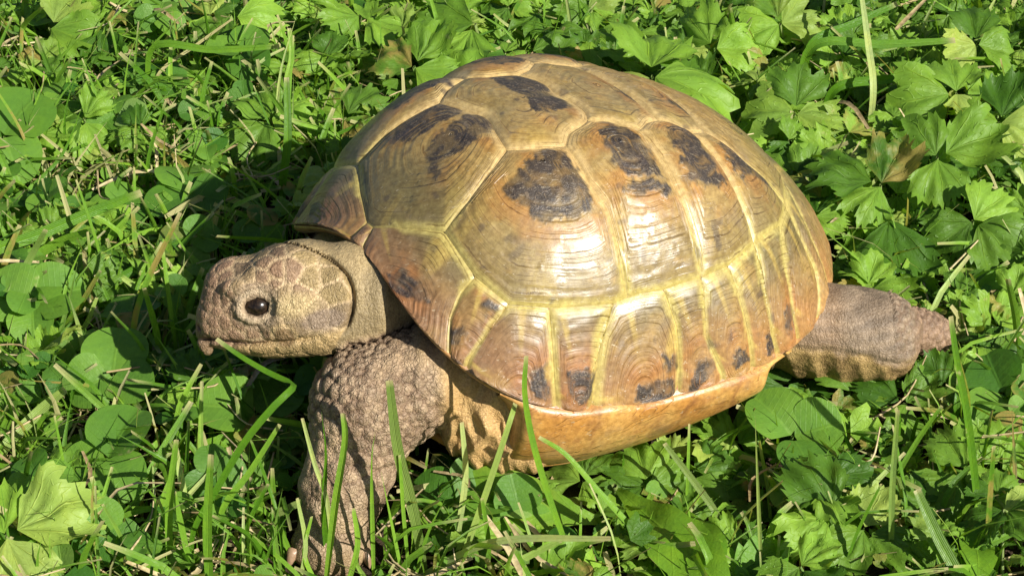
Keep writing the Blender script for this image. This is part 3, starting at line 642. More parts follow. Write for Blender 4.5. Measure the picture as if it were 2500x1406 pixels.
# fore leg: pinkish brown scales
ca = mix(np.array([.36, .27, .18]), np.array([.26, .185, .12]), sstep(.35, .65, n2)[:, None])
ca = mix(ca, np.array([.46, .34, .21]), sstep(.52, .7, n1)[:, None] * .7)
col = mix(col, ca, w_arm[:, None])
# hind leg: grey-brown above, ochre below, reddish foot
up_ = sstep(-0.22, 0.16, (n2 - .5) * .5 + V[:, 2] - (2.22 - 0.13 * (V[:, 0] - 8.5) + 0.06 * np.sin(V[:, 0] * 2.3)))
ch = mix(mix(np.array([.36, .25, .105]), np.array([.24, .16, .07]), sstep(.4, .65, n2)[:, None]), mix(np.array([.205, .155, .108]), np.array([.30, .228, .158]), sstep(.3, .7, n2)[:, None]), up_[:, None])
ch = mix(ch, np.array([.29, .195, .13]), sstep(10.45, 10.75, V[:, 0])[:, None])
ch = mix(ch, np.array([.34, .23, .14]), (sstep(8.9, 8.4, V[:, 0]) * up_ * .6)[:, None])
stria = 0.5 + 0.5 * np.sin(V[:, 2] * 22 + 2.2 * np.sin(V[:, 0] * 1.7) + 3 * n2)
ch = ch * (1 - 0.28 * (stria * up_)[:, None])
col = mix(col, ch, w_hind[:, None])
# neck: grey olive with pale flecks
w_neck = ((V[:, 0] < -2.2) & (V[:, 2] > 3.0) & (V[:, 1] > -9.6)).astype(float) * (1 - w_head) * (1 - w_arm)
cn = mix(np.array([.25, .195, .105]), np.array([.37, .285, .15]), sstep(.35, .7, n1)[:, None]); col = mix(col, cn, w_neck[:, None])
# head plates: Voronoi cells of irregular size with cream borders
hv = np.nonzero(w_head > 0.01)[0]; H = hd[hv]
rs = np.random.default_rng(5)
def plates(Q, radf, warp=.07):
    cell = {}; seeds = []
    for q in Q[rs.permutation(len(Q))]:
        rad_ = radf(q); k = tuple(np.floor(q / .6).astype(int)); near = [z for a_ in (-1, 0, 1) for b_ in (-1, 0, 1) for c_ in (-1, 0, 1) for z in cell.get((k[0] + a_, k[1] + b_, k[2] + c_), [])]
        if all((q[0] - z[0]) ** 2 + (q[1] - z[1]) ** 2 + (q[2] - z[2]) ** 2 > rad_ * rad_ for z in near): seeds.append(q); cell.setdefault(k, []).append(q)
    seeds = np.array(seeds); Qw = Q + warp * np.stack([vnoise(Q, 4, 1), vnoise(Q, 4, 2), vnoise(Q, 4, 3)], -1)
    e_ = np.empty(len(Q)); id_ = np.empty(len(Q), int); f1_ = np.empty(len(Q))
    for i0 in range(0, len(Q), 3000):
        dd = np.sqrt(((Qw[i0:i0 + 3000, None] - seeds[None]) ** 2).sum(-1)); two = np.argpartition(dd, 1, 1)[:, :2]
        v2 = np.take_along_axis(dd, two, 1); o = v2.argmin(1); f1_[i0:i0 + 3000] = v2.min(1); e_[i0:i0 + 3000] = v2.max(1) - v2.min(1); id_[i0:i0 + 3000] = two[np.arange(len(o)), o]
    return seeds, id_, e_, f1_
def head_rad(q):
    eye = np.linalg.norm(q - [0.42, np.sign(q[1]) * 1.1, .16]); return 0.26 if (eye < 0.75 or q[0] > 1.1) else (0.40 if q[2] > 0.25 else 0.52)
seeds, cid, edg, _f1 = plates(H, head_rad)
pal = np.array([(.27, .18, .11), (.23, .155, .095), (.31, .205, .125), (.21, .15, .09), (.33, .24, .13), (.28, .175, .105)])
pc = pal[rs.integers(0, len(pal), len(seeds))]
for i, q in enumerate(seeds):
    if q[0] > 0.9: pc[i] = np.array([.32, .205, .13]) * rs.uniform(.85, 1.1)          # pinkish brown snout
    elif q[2] < -0.15 and q[0] < 0.2: pc[i] = np.array([.30, .22, .125]) * rs.uniform(.8, 1.15)
    elif q[0] < -0.9: pc[i] = np.array([.36, .27, .13]) * rs.uniform(.85, 1.1)
c_h = pc[cid] * (0.62 + 0.50 * n3[hv])[:, None]
border = sstep(0.10, 0.03, edg)
eyed = np.linalg.norm((H - np.stack([0 * H[:, 0] + .42, np.sign(H[:, 1]) * 1.1, 0 * H[:, 0] + .16], -1)) * [1, .6, 1.1], axis=1)
c_h = mix(c_h, np.array([.56, .43, .26]), (border * 0.72 * sstep(0.5, 0.75, eyed) * (0.35 + 0.65 * sstep(1.5, .6, H[:, 0])))[:, None])
rings = 0.5 + 0.5 * np.sin(eyed * 55 + 3 * n3[hv])
c_h = mix(c_h, mix(np.array([.24, .18, .12]), np.array([.37, .28, .18]), rings[:, None]), (sstep(.78, .55, eyed))[:, None]); c_h = mix(c_h, np.array([.46, .37, .25]), (np.exp(-((eyed - .42) / .07) ** 2) * .8)[:, None])
c_h = mix(c_h, np.array([.47, .37, .19]), (sstep(.45, .15, np.linalg.norm((H - [-.55, 1.1, .05]) * [.55, .3, 1], axis=1)) * .85)[:, None])  # pale patch behind the eye
c_h = mix(c_h, np.array([.44, .32, .15]), (sstep(-.72, -.85, H[:, 2]) * .8)[:, None])     # jaw
rd = np.linalg.norm((H - [-.1, 1.2, -.72]) * [1, .4, 1], axis=1)                          # round cheek scale
c_h = mix(c_h, np.array([.21, .135, .065]), (sstep(.30, .22, rd) * .8)[:, None]); c_h = mix(c_h, np.array([.50, .37, .19]), (np.exp(-((rd - .33) / .04) ** 2) * .8)[:, None])
dl = np.linalg.norm((H - [-1.15, 1.1, -.45]) * [.55, .4, 1.2], axis=1)
c_h = mix(c_h, np.array([.20, .15, .115]), (sstep(.36, .26, dl) * .7)[:, None])
c_h = mix(c_h, np.array([.20, .135, .08]), (sstep(1.75, 1.95, H[:, 0]) * sstep(-.2, -.4, H[:, 2]) * .85)[:, None])
col[hv] = mix(col[hv], c_h, w_head[hv][:, None])
scl = np.clip(0.25 * w_arm + 0.12 * w_head, 0, 1)
# raised scales of mixed size on the fore leg and the hind foot, as geometry
lg = np.nonzero((w_arm > .3) | (w_hind * (V[:, 0] > 10.0) > .3))[0]
def leg_rad(q): return 0.21 + 0.27 * sstep(3.0, 1.2, q[2]) * (q[0] < 0) + 0.10 * sstep(-3.6, -4.6, q[0]) + 0.05 * math.sin(q[0] * 3) * math.sin(q[2] * 2.5)
_s, lid, ledg, lf1 = plates(V[lg], leg_rad, .05)
wl = np.maximum(w_arm, w_hind)[lg] * (0.6 + 0.4 * sstep(.62, .42, n1[lg]))
tone = rs.uniform(.78, 1.22, len(_s))[lid]; gap = sstep(.085, .015, ledg) * wl
col[lg] = col[lg] * (1 + (tone - 1) * wl)[:, None]; col[lg] = mix(col[lg], np.array([.15, .095, .06]), (gap * .72)[:, None])
relief = np.zeros(len(V)); relief[lg] = wl * (.085 * (1 - sstep(.0, .30, lf1)) - .04 * gap)
relief[hv] = (-0.028 * border + .014) * w_head[hv]
relief += (n3 - .5) * .03
wn_ = np.zeros(len(V)); 
me = mesh('body', V - TO, Fq, M_SKIN, True, dict(col=col, scl=scl))
nrm = np.empty(len(V) * 3, np.float32); me.vertices.foreach_get('normal', nrm); nrm = nrm.reshape(-1, 3)
V2 = V + nrm * relief[:, None]
me.vertices.foreach_set('co', ((V2 - TO) * CM).astype(np.float32).ravel()); me.update()
BODY = obj('body', me, TORTOISE); BODY['label'] = 'scaly tan brown skin of the head, neck and legs'
DEPTHPTS.append(V)

# eyes
def uvball(r, n=20, m=28):
    a = np.linspace(0.02, math.pi - 0.02, n)[:, None]; b_ = np.linspace(0, 2 * math.pi, m, endpoint=False)[None]
    return np.stack([r * np.sin(a) * np.cos(b_), r * np.sin(a) * np.sin(b_), r * np.cos(a) + 0 * b_], -1).reshape(-1, 3), gridfaces(n, m, True)
for s_ in (1, -1):
    bv, bf = uvball(0.31)
    tpart('eye', bv * [1.1, 1, .95] + hp(0.42, 0.80 * s_, 0.15), bf[:, ::-1], M_EYE, None, BODY)
# claws of the planted fore foot, the hind foot and the hidden feet
def claw(base, tip, r):
    d = unit(np.asarray(tip, float) - base); a = unit(np.cross(d, [0.3, 0.2, 1])); b_ = np.cross(d, a); rows = []
    for k in np.linspace(0, 1, 7):
        c0 = np.asarray(base) * (1 - k) + np.asarray(tip) * k + np.array([0, 0, 0.10 * math.sin(k * math.pi)])
        rr = r * (1 - k) ** 0.6 + 0.012
        th = np.linspace(0, 2 * math.pi, 10, endpoint=False); rows.append(c0 + rr * (np.cos(th)[:, None] * a + np.sin(th)[:, None] * b_))
    v = np.concatenate(rows); f = gridfaces(7, 10, True)
    tpart('claw', v, f, M_CLAW, None, BODY)
for k, dx in enumerate((-0.85, -0.42, 0.02, 0.46, 0.82)):
    b0 = TOE + [dx, -0.55 + 0.25 * abs(dx), 0.05]; claw(b0, b0 + [dx * 0.2, -0.36, -0.26], 0.19)
for k in (-0.30, 0.0, 0.30):
    b0 = HTO + [0.42, 0.05 + k, -0.12]; claw(b0, b0 + [0.34, 0.12 + k * .3, -0.2], 0.12)
# ------------------------------------------------------------------ where the tortoise is: keep plants out of it and out of its view
DP = np.concatenate(DEPTHPTS); CELL = 10
_p, _z = proj(DP); _i = (_p / CELL).astype(int); _ok = (_i[:, 0] >= 0) & (_i[:, 0] < 250) & (_i[:, 1] >= 0) & (_i[:, 1] < 141)
ZBUF = np.full((250, 141), 1e9); np.minimum.at(ZBUF, (_i[_ok, 0], _i[_ok, 1]), _z[_ok])
_m = ZBUF < 1e8
CORE = _m.copy()
for _k in range(1):
    CORE[1:-1, 1:-1] &= _m[:-2, 1:-1] & _m[2:, 1:-1] & _m[1:-1, :-2] & _m[1:-1, 2:]
def hides(v):
    """share of the points that would stand between the camera and the tortoise"""
    p, z = proj(v); i = np.floor(p / CELL).astype(int); ok = (i[..., 0] >= 0) & (i[..., 0] < 250) & (i[..., 1] >= 0) & (i[..., 1] < 141)
    ic = np.clip(i, 0, [249, 140]); return ok & CORE[ic[..., 0], ic[..., 1]] & (z < ZBUF[ic[..., 0], ic[..., 1]])
HANDPTS = []; HBUF = np.full((250, 141), 1e9)
def hand_mask():
    P_ = np.concatenate(HANDPTS); p, z = proj(P_)
    for dx in (-4, 4):
        for dy in (-4, 4):
            i = np.floor((p + [dx, dy]) / CELL).astype(int); ok = (i[:, 0] >= 0) & (i[:, 0] < 250) & (i[:, 1] >= 0) & (i[:, 1] < 141); np.minimum.at(HBUF, (i[ok, 0], i[ok, 1]), z[ok])
def covers(v):
    p, z = proj(v); i = np.floor(p / CELL).astype(int); ok = (i[:, 0] >= 0) & (i[:, 0] < 250) & (i[:, 1] >= 0) & (i[:, 1] < 141); ic = np.clip(i, 0, [249, 140])
    return (ok & (HBUF[ic[:, 0], ic[:, 1]] < 1e8) & (z < HBUF[ic[:, 0], ic[:, 1]] - .15)).mean() if len(v) else 0
def inside(v):
    """points inside the animal"""
    L = to_local(v); th = np.arctan2(L[..., 1], L[..., 0]); R = rim_r(th); q = np.hypot(L[..., 0], L[..., 1]) / R
    ps = np.arcsin(np.clip(q, 0, 1) ** (1 / (0.69123 + 0.137 * np.cos(2 * th)))); zs = rim_z(th) * q ** 3 + SH * np.clip(np.cos(ps), 0, 1) ** 1.7
    ins = (q < 1.02) & (L[..., 2] < zs + 0.15) & (L[..., 2] > -3.5 + (rim_z(th) + 3.2) * sstep(.80, 1.0, q))
    k = np.round((v - G0) / VX).astype(int); ok = ((k >= 0) & (k < GNn)).all(-1); k = np.clip(k, 0, GNn - 1)
    return ins | (ok & (FLD[k[..., 0], k[..., 1], k[..., 2]] < 0.06))

# ------------------------------------------------------------------ plant materials
def leaf_mat(name, dark, light, pale, veins, gloss=0.52, trans=0.40):
    b = NB(name); luv = b.n('Attribute', {'attribute_name': 'luv'}).outputs['Vector']; sx = b.n('SeparateXYZ', None, Vector=luv)
    oi = b.n('ObjectInfo').outputs['Random']; rnd = b.math('FRACT', b.math('ADD', oi, b.attr('rnd')))
    rnd2 = b.math('FRACT', b.math('MULTIPLY', rnd, 7.31))
    pos = b.n('TexCoord').outputs['Object']; nz = b.noise(pos, 130.0, 4.0, 0.6); nf = b.noise(pos, 900.0, 3.0, 0.6)
    c = b.mixc(b.remap(rnd, 0.0, 1.0, 0, 1, False), rgb(*dark), rgb(*light))
    c = b.mixc(b.remap(rnd2, 0.86, 1.0), c, rgb(*pale))
    c = b.mixc(b.remap(nz, 0.35, 0.75, 0, 0.55), c, b.mixc(1.0, c, rgb(1.45, 1.25, 0.8), 'MULTIPLY'))
    c = b.mixc(b.remap(nf, 0.3, 0.7, 0.0, 0.35), c, b.mixc(1.0, c, rgb(0.6, 0.65, 0.6), 'MULTIPLY'))
    if veins == 'fan':
        wob = b.math('ADD', sx.outputs[0], b.math('MULTIPLY', b.math('SUBTRACT', b.noise(pos, 220.0, 2.0), 0.5), 0.22))
        fr = b.math('PINGPONG', b.math('MULTIPLY', wob, 1.75), 0.5)               # three main veins run out from the base
        v = b.math('MULTIPLY', b.remap(fr, 0.0, 0.05, 1, 0), b.remap(sx.outputs[1], 1.0, 0.4))
        side = b.math('PINGPONG', b.math('SUBTRACT', b.math('MULTIPLY', sx.outputs[1], 6.0), b.math('MULTIPLY', fr, 5.0)), 0.5)
        v = b.math('MAXIMUM', v, b.math('MULTIPLY', b.remap(side, 0.0, 0.10, 1, 0), 0.32))
    elif veins == 'rib':
        v = b.math('MAXIMUM', b.remap(b.math('ABSOLUTE', sx.outputs[0]), 0.0, 0.07, 1, 0),
                   b.math('MULTIPLY', b.remap(b.math('PINGPONG', b.math('SUBTRACT', b.math('MULTIPLY', sx.outputs[1], 9.0), b.math('MULTIPLY', b.math('ABSOLUTE', sx.outputs[0]), 2.0)), 0.5), 0.0, 0.1, 1, 0), 0.4))
    else:                                                                          # parallel veins of grass
        fr = b.math('PINGPONG', b.math('MULTIPLY', sx.outputs[0], 3.5), 0.5)
        v = b.math('MAXIMUM', b.math('MULTIPLY', b.remap(fr, 0.0, 0.25, 1, 0), 0.5), b.remap(b.math('ABSOLUTE', sx.outputs[0]), 0.0, 0.14, 0.9, 0))
    c = b.mixc(b.math('MULTIPLY', v, 0.22 if veins == 'rib' else 0.5), c, b.mixc(1.0, c, rgb(1.7, 1.45, 1.25), 'MULTIPLY'))
    dry = b.math('MAXIMUM', sx.outputs[2], b.math('MULTIPLY', b.remap(nz, 0.62, 0.72), b.remap(rnd2, 0.55, 0.8)))
    c = b.mixc(b.math('MULTIPLY', b.remap(b.math('FRACT', b.math('MULTIPLY', rnd, 13.7)), 0.9, 0.97), b.remap(nz, 0.4, 0.6)), c, rgb(0.30, 0.24, 0.06))
    c = b.mixc(dry, c, rgb(0.50, 0.44, 0.22))
    nrm = b.bump(b.math('ADD', b.math('MULTIPLY', v, -0.3 if veins == 'rib' else -1.0), b.math('ADD', b.math('MULTIPLY', nf, 0.5), nz)), 0.55, 0.0006)
    p = b.n('BsdfPrincipled', None, Base_Color=c, Roughness=b.remap(nf, 0.3, 0.7, gloss - 0.07, gloss + 0.1), Normal=nrm)
    p.inputs['Specular IOR Level'].default_value = 0.35
    tr = b.n('BsdfTranslucent', None, Color=b.mixc(1.0, c, rgb(1.7, 1.6, 0.55), 'MULTIPLY'), Normal=nrm)
    return b.done(b.n('MixShader', None, Fac=trans, i1=p.outputs[0], i2=tr.outputs[0]))
M_BUT = leaf_mat('buttercup_leaf', (.050, .135, .010), (.225, .405, .045), (.31, .42, .09), 'fan')
M_CLO = leaf_mat('clover_leaf', (.045, .145, .016), (.150, .310, .040), (.20, .34, .09), 'rib')
M_DAN = leaf_mat('broad_leaf', (.110, .260, .018), (.175, .350, .025), (.2, .34, .05), 'rib')
M_GRA = leaf_mat('grass_leaf', (.070, .190, .010), (.215, .410, .045), (.42, .52, .20), 'grass', 0.42, 0.32)
def stem_mat(name, c0, c1, rough=0.5):
    b = NB(name); pos = b.n('TexCoord').outputs['Object']; oi = b.math('FRACT', b.math('ADD', b.n('ObjectInfo').outputs['Random'], b.attr('rnd')))
    c = b.mixc(oi, rgb(*c0), rgb(*c1)); n_ = b.noise(pos, 500.0, 3.0)
    c = b.mixc(b.remap(n_, 0.35, 0.7), c, b.mixc(1.0, c, rgb(0.6, 0.55, 0.5), 'MULTIPLY'))
    return b.done(b.n('BsdfPrincipled', None, Base_Color=c, Roughness=rough, Normal=b.bump(n_, 0.4, 0.0004)))
M_STEM = stem_mat('green_stem', (.10, .19, .035), (.20, .27, .08)); M_STRAW = stem_mat('straw', (.30, .22, .10), (.52, .44, .24), 0.6)

# ------------------------------------------------------------------ leaf shapes (cm, base at the origin, pointing along +x, face up)
def leaflet_buttercup(r, na=45, nr=7, size=1.0):
    ph = np.linspace(-1.0, 1.0, na); half = r.uniform(0.95, 1.2); phi = ph * half
    env = np.cos(np.clip(phi * r.uniform(1.05, 1.22), -1.5, 1.5)) ** r.uniform(.45, .7)
    k = r.uniform(.40, .50); notch = 1 - r.uniform(.05, .28) * np.exp(-((np.abs(ph) - k * .62) / .075) ** 2)
    side = 1 + r.uniform(.0, .18) * np.exp(-((np.abs(ph) - k * 1.2) / .16) ** 2)
    nt = r.choice([5.5, 6.5, 7.5]); saw = ((np.abs(ph) * nt + r.uniform(0, 1)) % 1)
    R = env * notch * side * (1 - r.uniform(.10, .20) * saw) * (1 + r.normal(0, .03, na)) * (1 + r.uniform(-.12, .12) * ph); R = np.maximum(R, .10)
    t = np.linspace(0, 1, nr) ** 0.85
    rr = t[:, None] * R[None]
    x = rr * np.cos(phi); y = rr * np.sin(phi) * r.uniform(.85, 1.12)
    q = np.stack([x, y, 0 * x], -1); sd_ = int(r.integers(1, 9999))
    z = r.uniform(0.02, 0.34) * np.abs(y) - r.uniform(-.1, 0.42) * rr ** 2 + r.uniform(-.3, .3) * y * rr + 0.34 * (vnoise(q, 3.4, sd_) - .5) * rr ** .5 + 0.10 * (vnoise(q, 8.0, sd_ + 5) - .5) * rr ** .5 - 0.03 * np.cos(ph * 2.2 * 2 * math.pi) * rr
    z = z - z[0]
    v = np.stack([x, y, z], -1).reshape(-1, 3) * size
    luv = np.stack([np.tile(ph, nr), np.repeat(t, na), 0 * np.tile(ph, nr)], -1)
    return v, gridfaces(nr, na), luv
def leaflet_clover(r, na=25, nr=7, size=1.0):
    ph = np.linspace(-1, 1, na); phi = ph * 1.30
    R = np.cos(phi * 0.98) ** r.uniform(.50, .62) * (1 - 0.05 * np.exp(-(ph / .1) ** 2)); R = np.maximum(R, 0.12)
    t = np.linspace(0, 1, nr); rr = t[:, None] * R[None]; x = rr * np.cos(phi); y = rr * np.sin(phi) * r.uniform(.9, 1.05)
    z = r.uniform(.10, .40) * np.abs(y) - r.uniform(.05, .35) * x ** 2 + 0.03 * np.sin(4 * x + r.uniform(0, 6))
    v = np.stack([x, y, z], -1).reshape(-1, 3) * size
    luv = np.stack([(y / np.maximum(np.abs(y).max(), 1e-6)).ravel(), (x / x.max()).ravel(), 0 * x.ravel()], -1)
    return v, gridfaces(nr, na), luv
def leaf_broad(r, L=4.0, W=0.85, na=9, nr=30, teeth=0.16):
    t = np.linspace(0, 1, nr); s_ = np.linspace(-1, 1, na)
    w = W * np.sin(np.pi * np.clip(t, 0, 1) ** 1.25) ** 0.75 * (0.3 + 0.75 * t) + 0.06
    w = w * (1 - teeth * (((t * r.uniform(4, 6)) % 1)))
    x = t[:, None] * L + 0 * s_; y = w[:, None] * s_[None]
    z = 0.22 * np.abs(y) + 0.05 * np.sin(x * 3.1 + y * 2) - 0.045 * (x - L * .35) ** 2
    v = np.stack([x, y, z], -1).reshape(-1, 3)
    luv = np.stack([np.tile(s_, nr), np.repeat(t, na), np.zeros(na * nr)], -1)
    return v, gridfaces(nr, na), luv
def bezier(P, n):
    P = np.asarray(P, float)
    if len(P) == 2: t = np.linspace(0, 1, n)[:, None]; return P[0] * (1 - t) + P[1] * t
    # Catmull-Rom through the points
    Q = np.vstack([2 * P[0] - P[1], P, 2 * P[-1] - P[-2]]); out = []
    L = np.concatenate([[0], np.cumsum(np.linalg.norm(np.diff(P, axis=0), axis=1))]); u = np.linspace(0, L[-1], n)
    for a in u:
        k = min(np.searchsorted(L, a, 'right') - 1, len(P) - 2); t = (a - L[k]) / max(L[k + 1] - L[k], 1e-9)
        p0, p1, p2, p3 = Q[k:k + 4]
        out.append(0.5 * (2 * p1 + (p2 - p0) * t + (2 * p0 - 5 * p1 + 4 * p2 - p3) * t * t + (3 * p1 - p0 - 3 * p2 + p3) * t ** 3))
    return np.array(out)
def tube(path, r0, r1, n=6, sides=5):
    path = np.asarray(path); T = unit(np.gradient(path, axis=0)); ref = np.array([0.31, 0.77, 0.2]); A = unit(np.cross(T, ref)); Bv = np.cross(T, A)
    th = np.linspace(0, 2 * math.pi, sides, endpoint=False); rad = np.linspace(r0, r1, len(path))
    v = path[:, None] + rad[:, None, None] * (np.cos(th)[None, :, None] * A[:, None] + np.sin(th)[None, :, None] * Bv[:, None])
    return v.reshape(-1, 3), gridfaces(len(path), sides, True)
def ribbon(path, width, face, cut=True, fold=0.25, dry=0.0):
    """grass blade along path; face: direction its upper side looks"""
    path = np.asarray(path); n = len(path); T = unit(np.gradient(path, axis=0)); Bv = unit(np.cross(T, face)); N_ = np.cross(Bv, T)
    t = np.linspace(0, 1, n)
    w = width * 0.5 * (0.62 + 0.5 * np.sin(np.pi * np.clip(t * .9 + .05, 0, 1))) * (1 if cut else 1) * (np.ones(n) if cut else np.clip((1 - t) * 1.5, 0.03, 1) ** .9)
    cols = [-1, -.5, 0, .5, 1]
    v = np.stack([path + Bv * (w * s_)[:, None] + N_ * (fold * w * abs(s_))[:, None] for s_ in cols], 1).reshape(-1, 3)
    endz = sstep(0.955, 0.99, t) * (0.9 if cut else 0.0)
    luv = np.stack([np.tile(cols, n), np.repeat(t, 5), np.repeat(np.maximum(endz, dry), 5)], -1)
    return v, gridfaces(n, 5), luv
def rot(ax, a):
    c_, s_ = math.cos(a), math.sin(a)
    return {'x': np.array([[1, 0, 0], [0, c_, -s_], [0, s_, c_]]), 'y': np.array([[c_, 0, s_], [0, 1, 0], [-s_, 0, c_]]), 'z': np.array([[c_, -s_, 0], [s_, c_, 0], [0, 0, 1]])}[ax]
def merge(parts):
    V_, F_, A_, R_ = [], [], [], []; k = 0
    for v, f, l, r in parts: V_.append(v); F_.append(f + k); A_.append(l); R_.append(np.full(len(v), r)); k += len(v)
    return np.concatenate(V_), np.concatenate(F_), np.concatenate(A_), np.concatenate(R_)

# ------------------------------------------------------------------ variants shared between plants
R_ = np.random.default_rng(21)
def variant_set(fn, mat, name, n, **kw):
    out = []
    for i in range(n):
        v, f, l = fn(R_, **kw); out.append((v, mesh(name, v, f, mat, True, dict(luv=l))))
    return out
BUT = variant_set(leaflet_buttercup, M_BUT, 'leaflet', 26)
CLO = variant_set(leaflet_clover, M_CLO, 'leaflet', 12)
STALK = []
for i in range(6):
    hgt = 1.0; bend = R_.uniform(0.25, 0.7)
    pth_ = bezier([(0, 0, 0), (bend * 0.25, 0.05, 0.45), (bend, 0, 1.0)], 8); v, f = tube(pth_, 0.055, 0.035); STALK.append((pth_[-1], mesh('leaf_stalk', v, f, M_STEM)))
from mathutils import Matrix, Euler, Vector
def set_tr(o, loc, M3, s_):
    m4 = Matrix([[M3[i][j] * (s_ if np.isscalar(s_) else s_[j]) for j in range(3)] + [loc[i] * CM] for i in range(3)] + [[0, 0, 0, 1]]); o.matrix_basis = m4
def add_leaf(root, rootpos, J, size, az, tilt, kind, r, spread=None, n=3, tilt_az=None):
    """one leaf: a stalk from the root to the junction J with leaflets of the given size; returns points of the leaflets"""
    tip, sm = STALK[r.integers(len(STALK))]
    J = np.asarray(J, float); d = J - rootpos
    # shear-free fit of the stalk: rotate to azimuth of d, scale height and reach
    a = math.atan2(d[1], d[0]); reach = max(np.hypot(d[0], d[1]), 0.05)
    st = obj('leaf_stalk', sm, root)
    set_tr(st, np.zeros(3), rot('z', a), (reach / tip[0], 1.0, max(d[2], 0.1) / tip[2]))
    lib = BUT if kind == 'but' else CLO
    ta = tilt_az if tilt_az is not None else r.uniform(0, 6.28)
    B0 = rot('z', ta) @ rot('y', tilt) @ rot('z', -ta)
    pts = []; spread = spread if spread is not None else (r.uniform(1.5, 1.95) if kind == 'but' else 2.094)
    items = []
    for k in range(n):
        off = (k - (n - 1) / 2) * spread + r.normal(0, .08)
        M3 = B0 @ rot('z', az + off) @ rot('y', -r.uniform(-.10, .28)) @ rot('x', r.normal(0, .18))
        s_ = size * (1.12 if k == n // 2 and n > 1 else 1.0) * r.uniform(.9, 1.1); gap = 0.16 if (kind == 'but' and k == n // 2) else 0.04
        o = J + M3 @ np.array([gap * size, 0, 0]); v, me_ = lib[r.integers(len(lib))]
        pts.append((v * s_) @ M3.T + o); items.append((o, M3, s_, me_))
    return st, items, np.concatenate(pts)
def build_plant(name, label, cat, group, leaves, base, kind, r, keep=True):
    """leaves: list of dict(J,size,az,tilt,...). Tests the plant against the tortoise before keeping it."""
    base = np.asarray(base, float); root = bpy.data.objects.new(name, None)
    made = []; allp = []
    for L in leaves:
        st, items, pts = add_leaf(root, base, L['J'], L['size'], L['az'], L['tilt'], kind, r, L.get('spread'), L.get('n', 3), L.get('taz'))
        made.append((st, items)); allp.append(pts)
    P_ = np.concatenate(allp)
    if keep: HANDPTS.append(P_)
    bad = (not keep) and (inside(P_).mean() > 0.01 or hides(P_).mean() > 0.02 or covers(P_) > 0.16)
    if not keep:                                            # nothing of it would show: leave it out
        p_, z_ = proj(P_); ic = np.clip(np.floor(p_ / CELL).astype(int), 0, [249, 140])
        unseen = (p_[:, 0] < 0) | (p_[:, 0] > 2500) | (p_[:, 1] < 0) | (p_[:, 1] > 1406) | (z_ > ZBUF[ic[:, 0], ic[:, 1]] - .2)
        bad = bad or unseen.mean() > .8
    if bad:
        for st, _ in made: bpy.data.objects.remove(st)
        bpy.data.objects.remove(root); return None
    COL.objects.link(root); root.location = base * CM; root.empty_display_size = 0.01
    for st, items in made:
        inv = np.linalg.inv(np.array(st.matrix_basis))
        for o, M3, s_, me_ in items:
            lf = obj('leaflet', me_, st)
            m4 = np.eye(4); m4[:3, :3] = M3 * s_; m4[:3, 3] = (o - base) * CM
            lf.matrix_parent_inverse = Matrix(inv.tolist()); lf.matrix_basis = Matrix(m4.tolist())
    tag(root, label, cat, group); return root
# ------------------------------------------------------------------ leaves and plants one can pick out, placed one by one
rp = np.random.default_rng(99)
DN = -math.pi / 2
def rad(a): return math.radians(a)
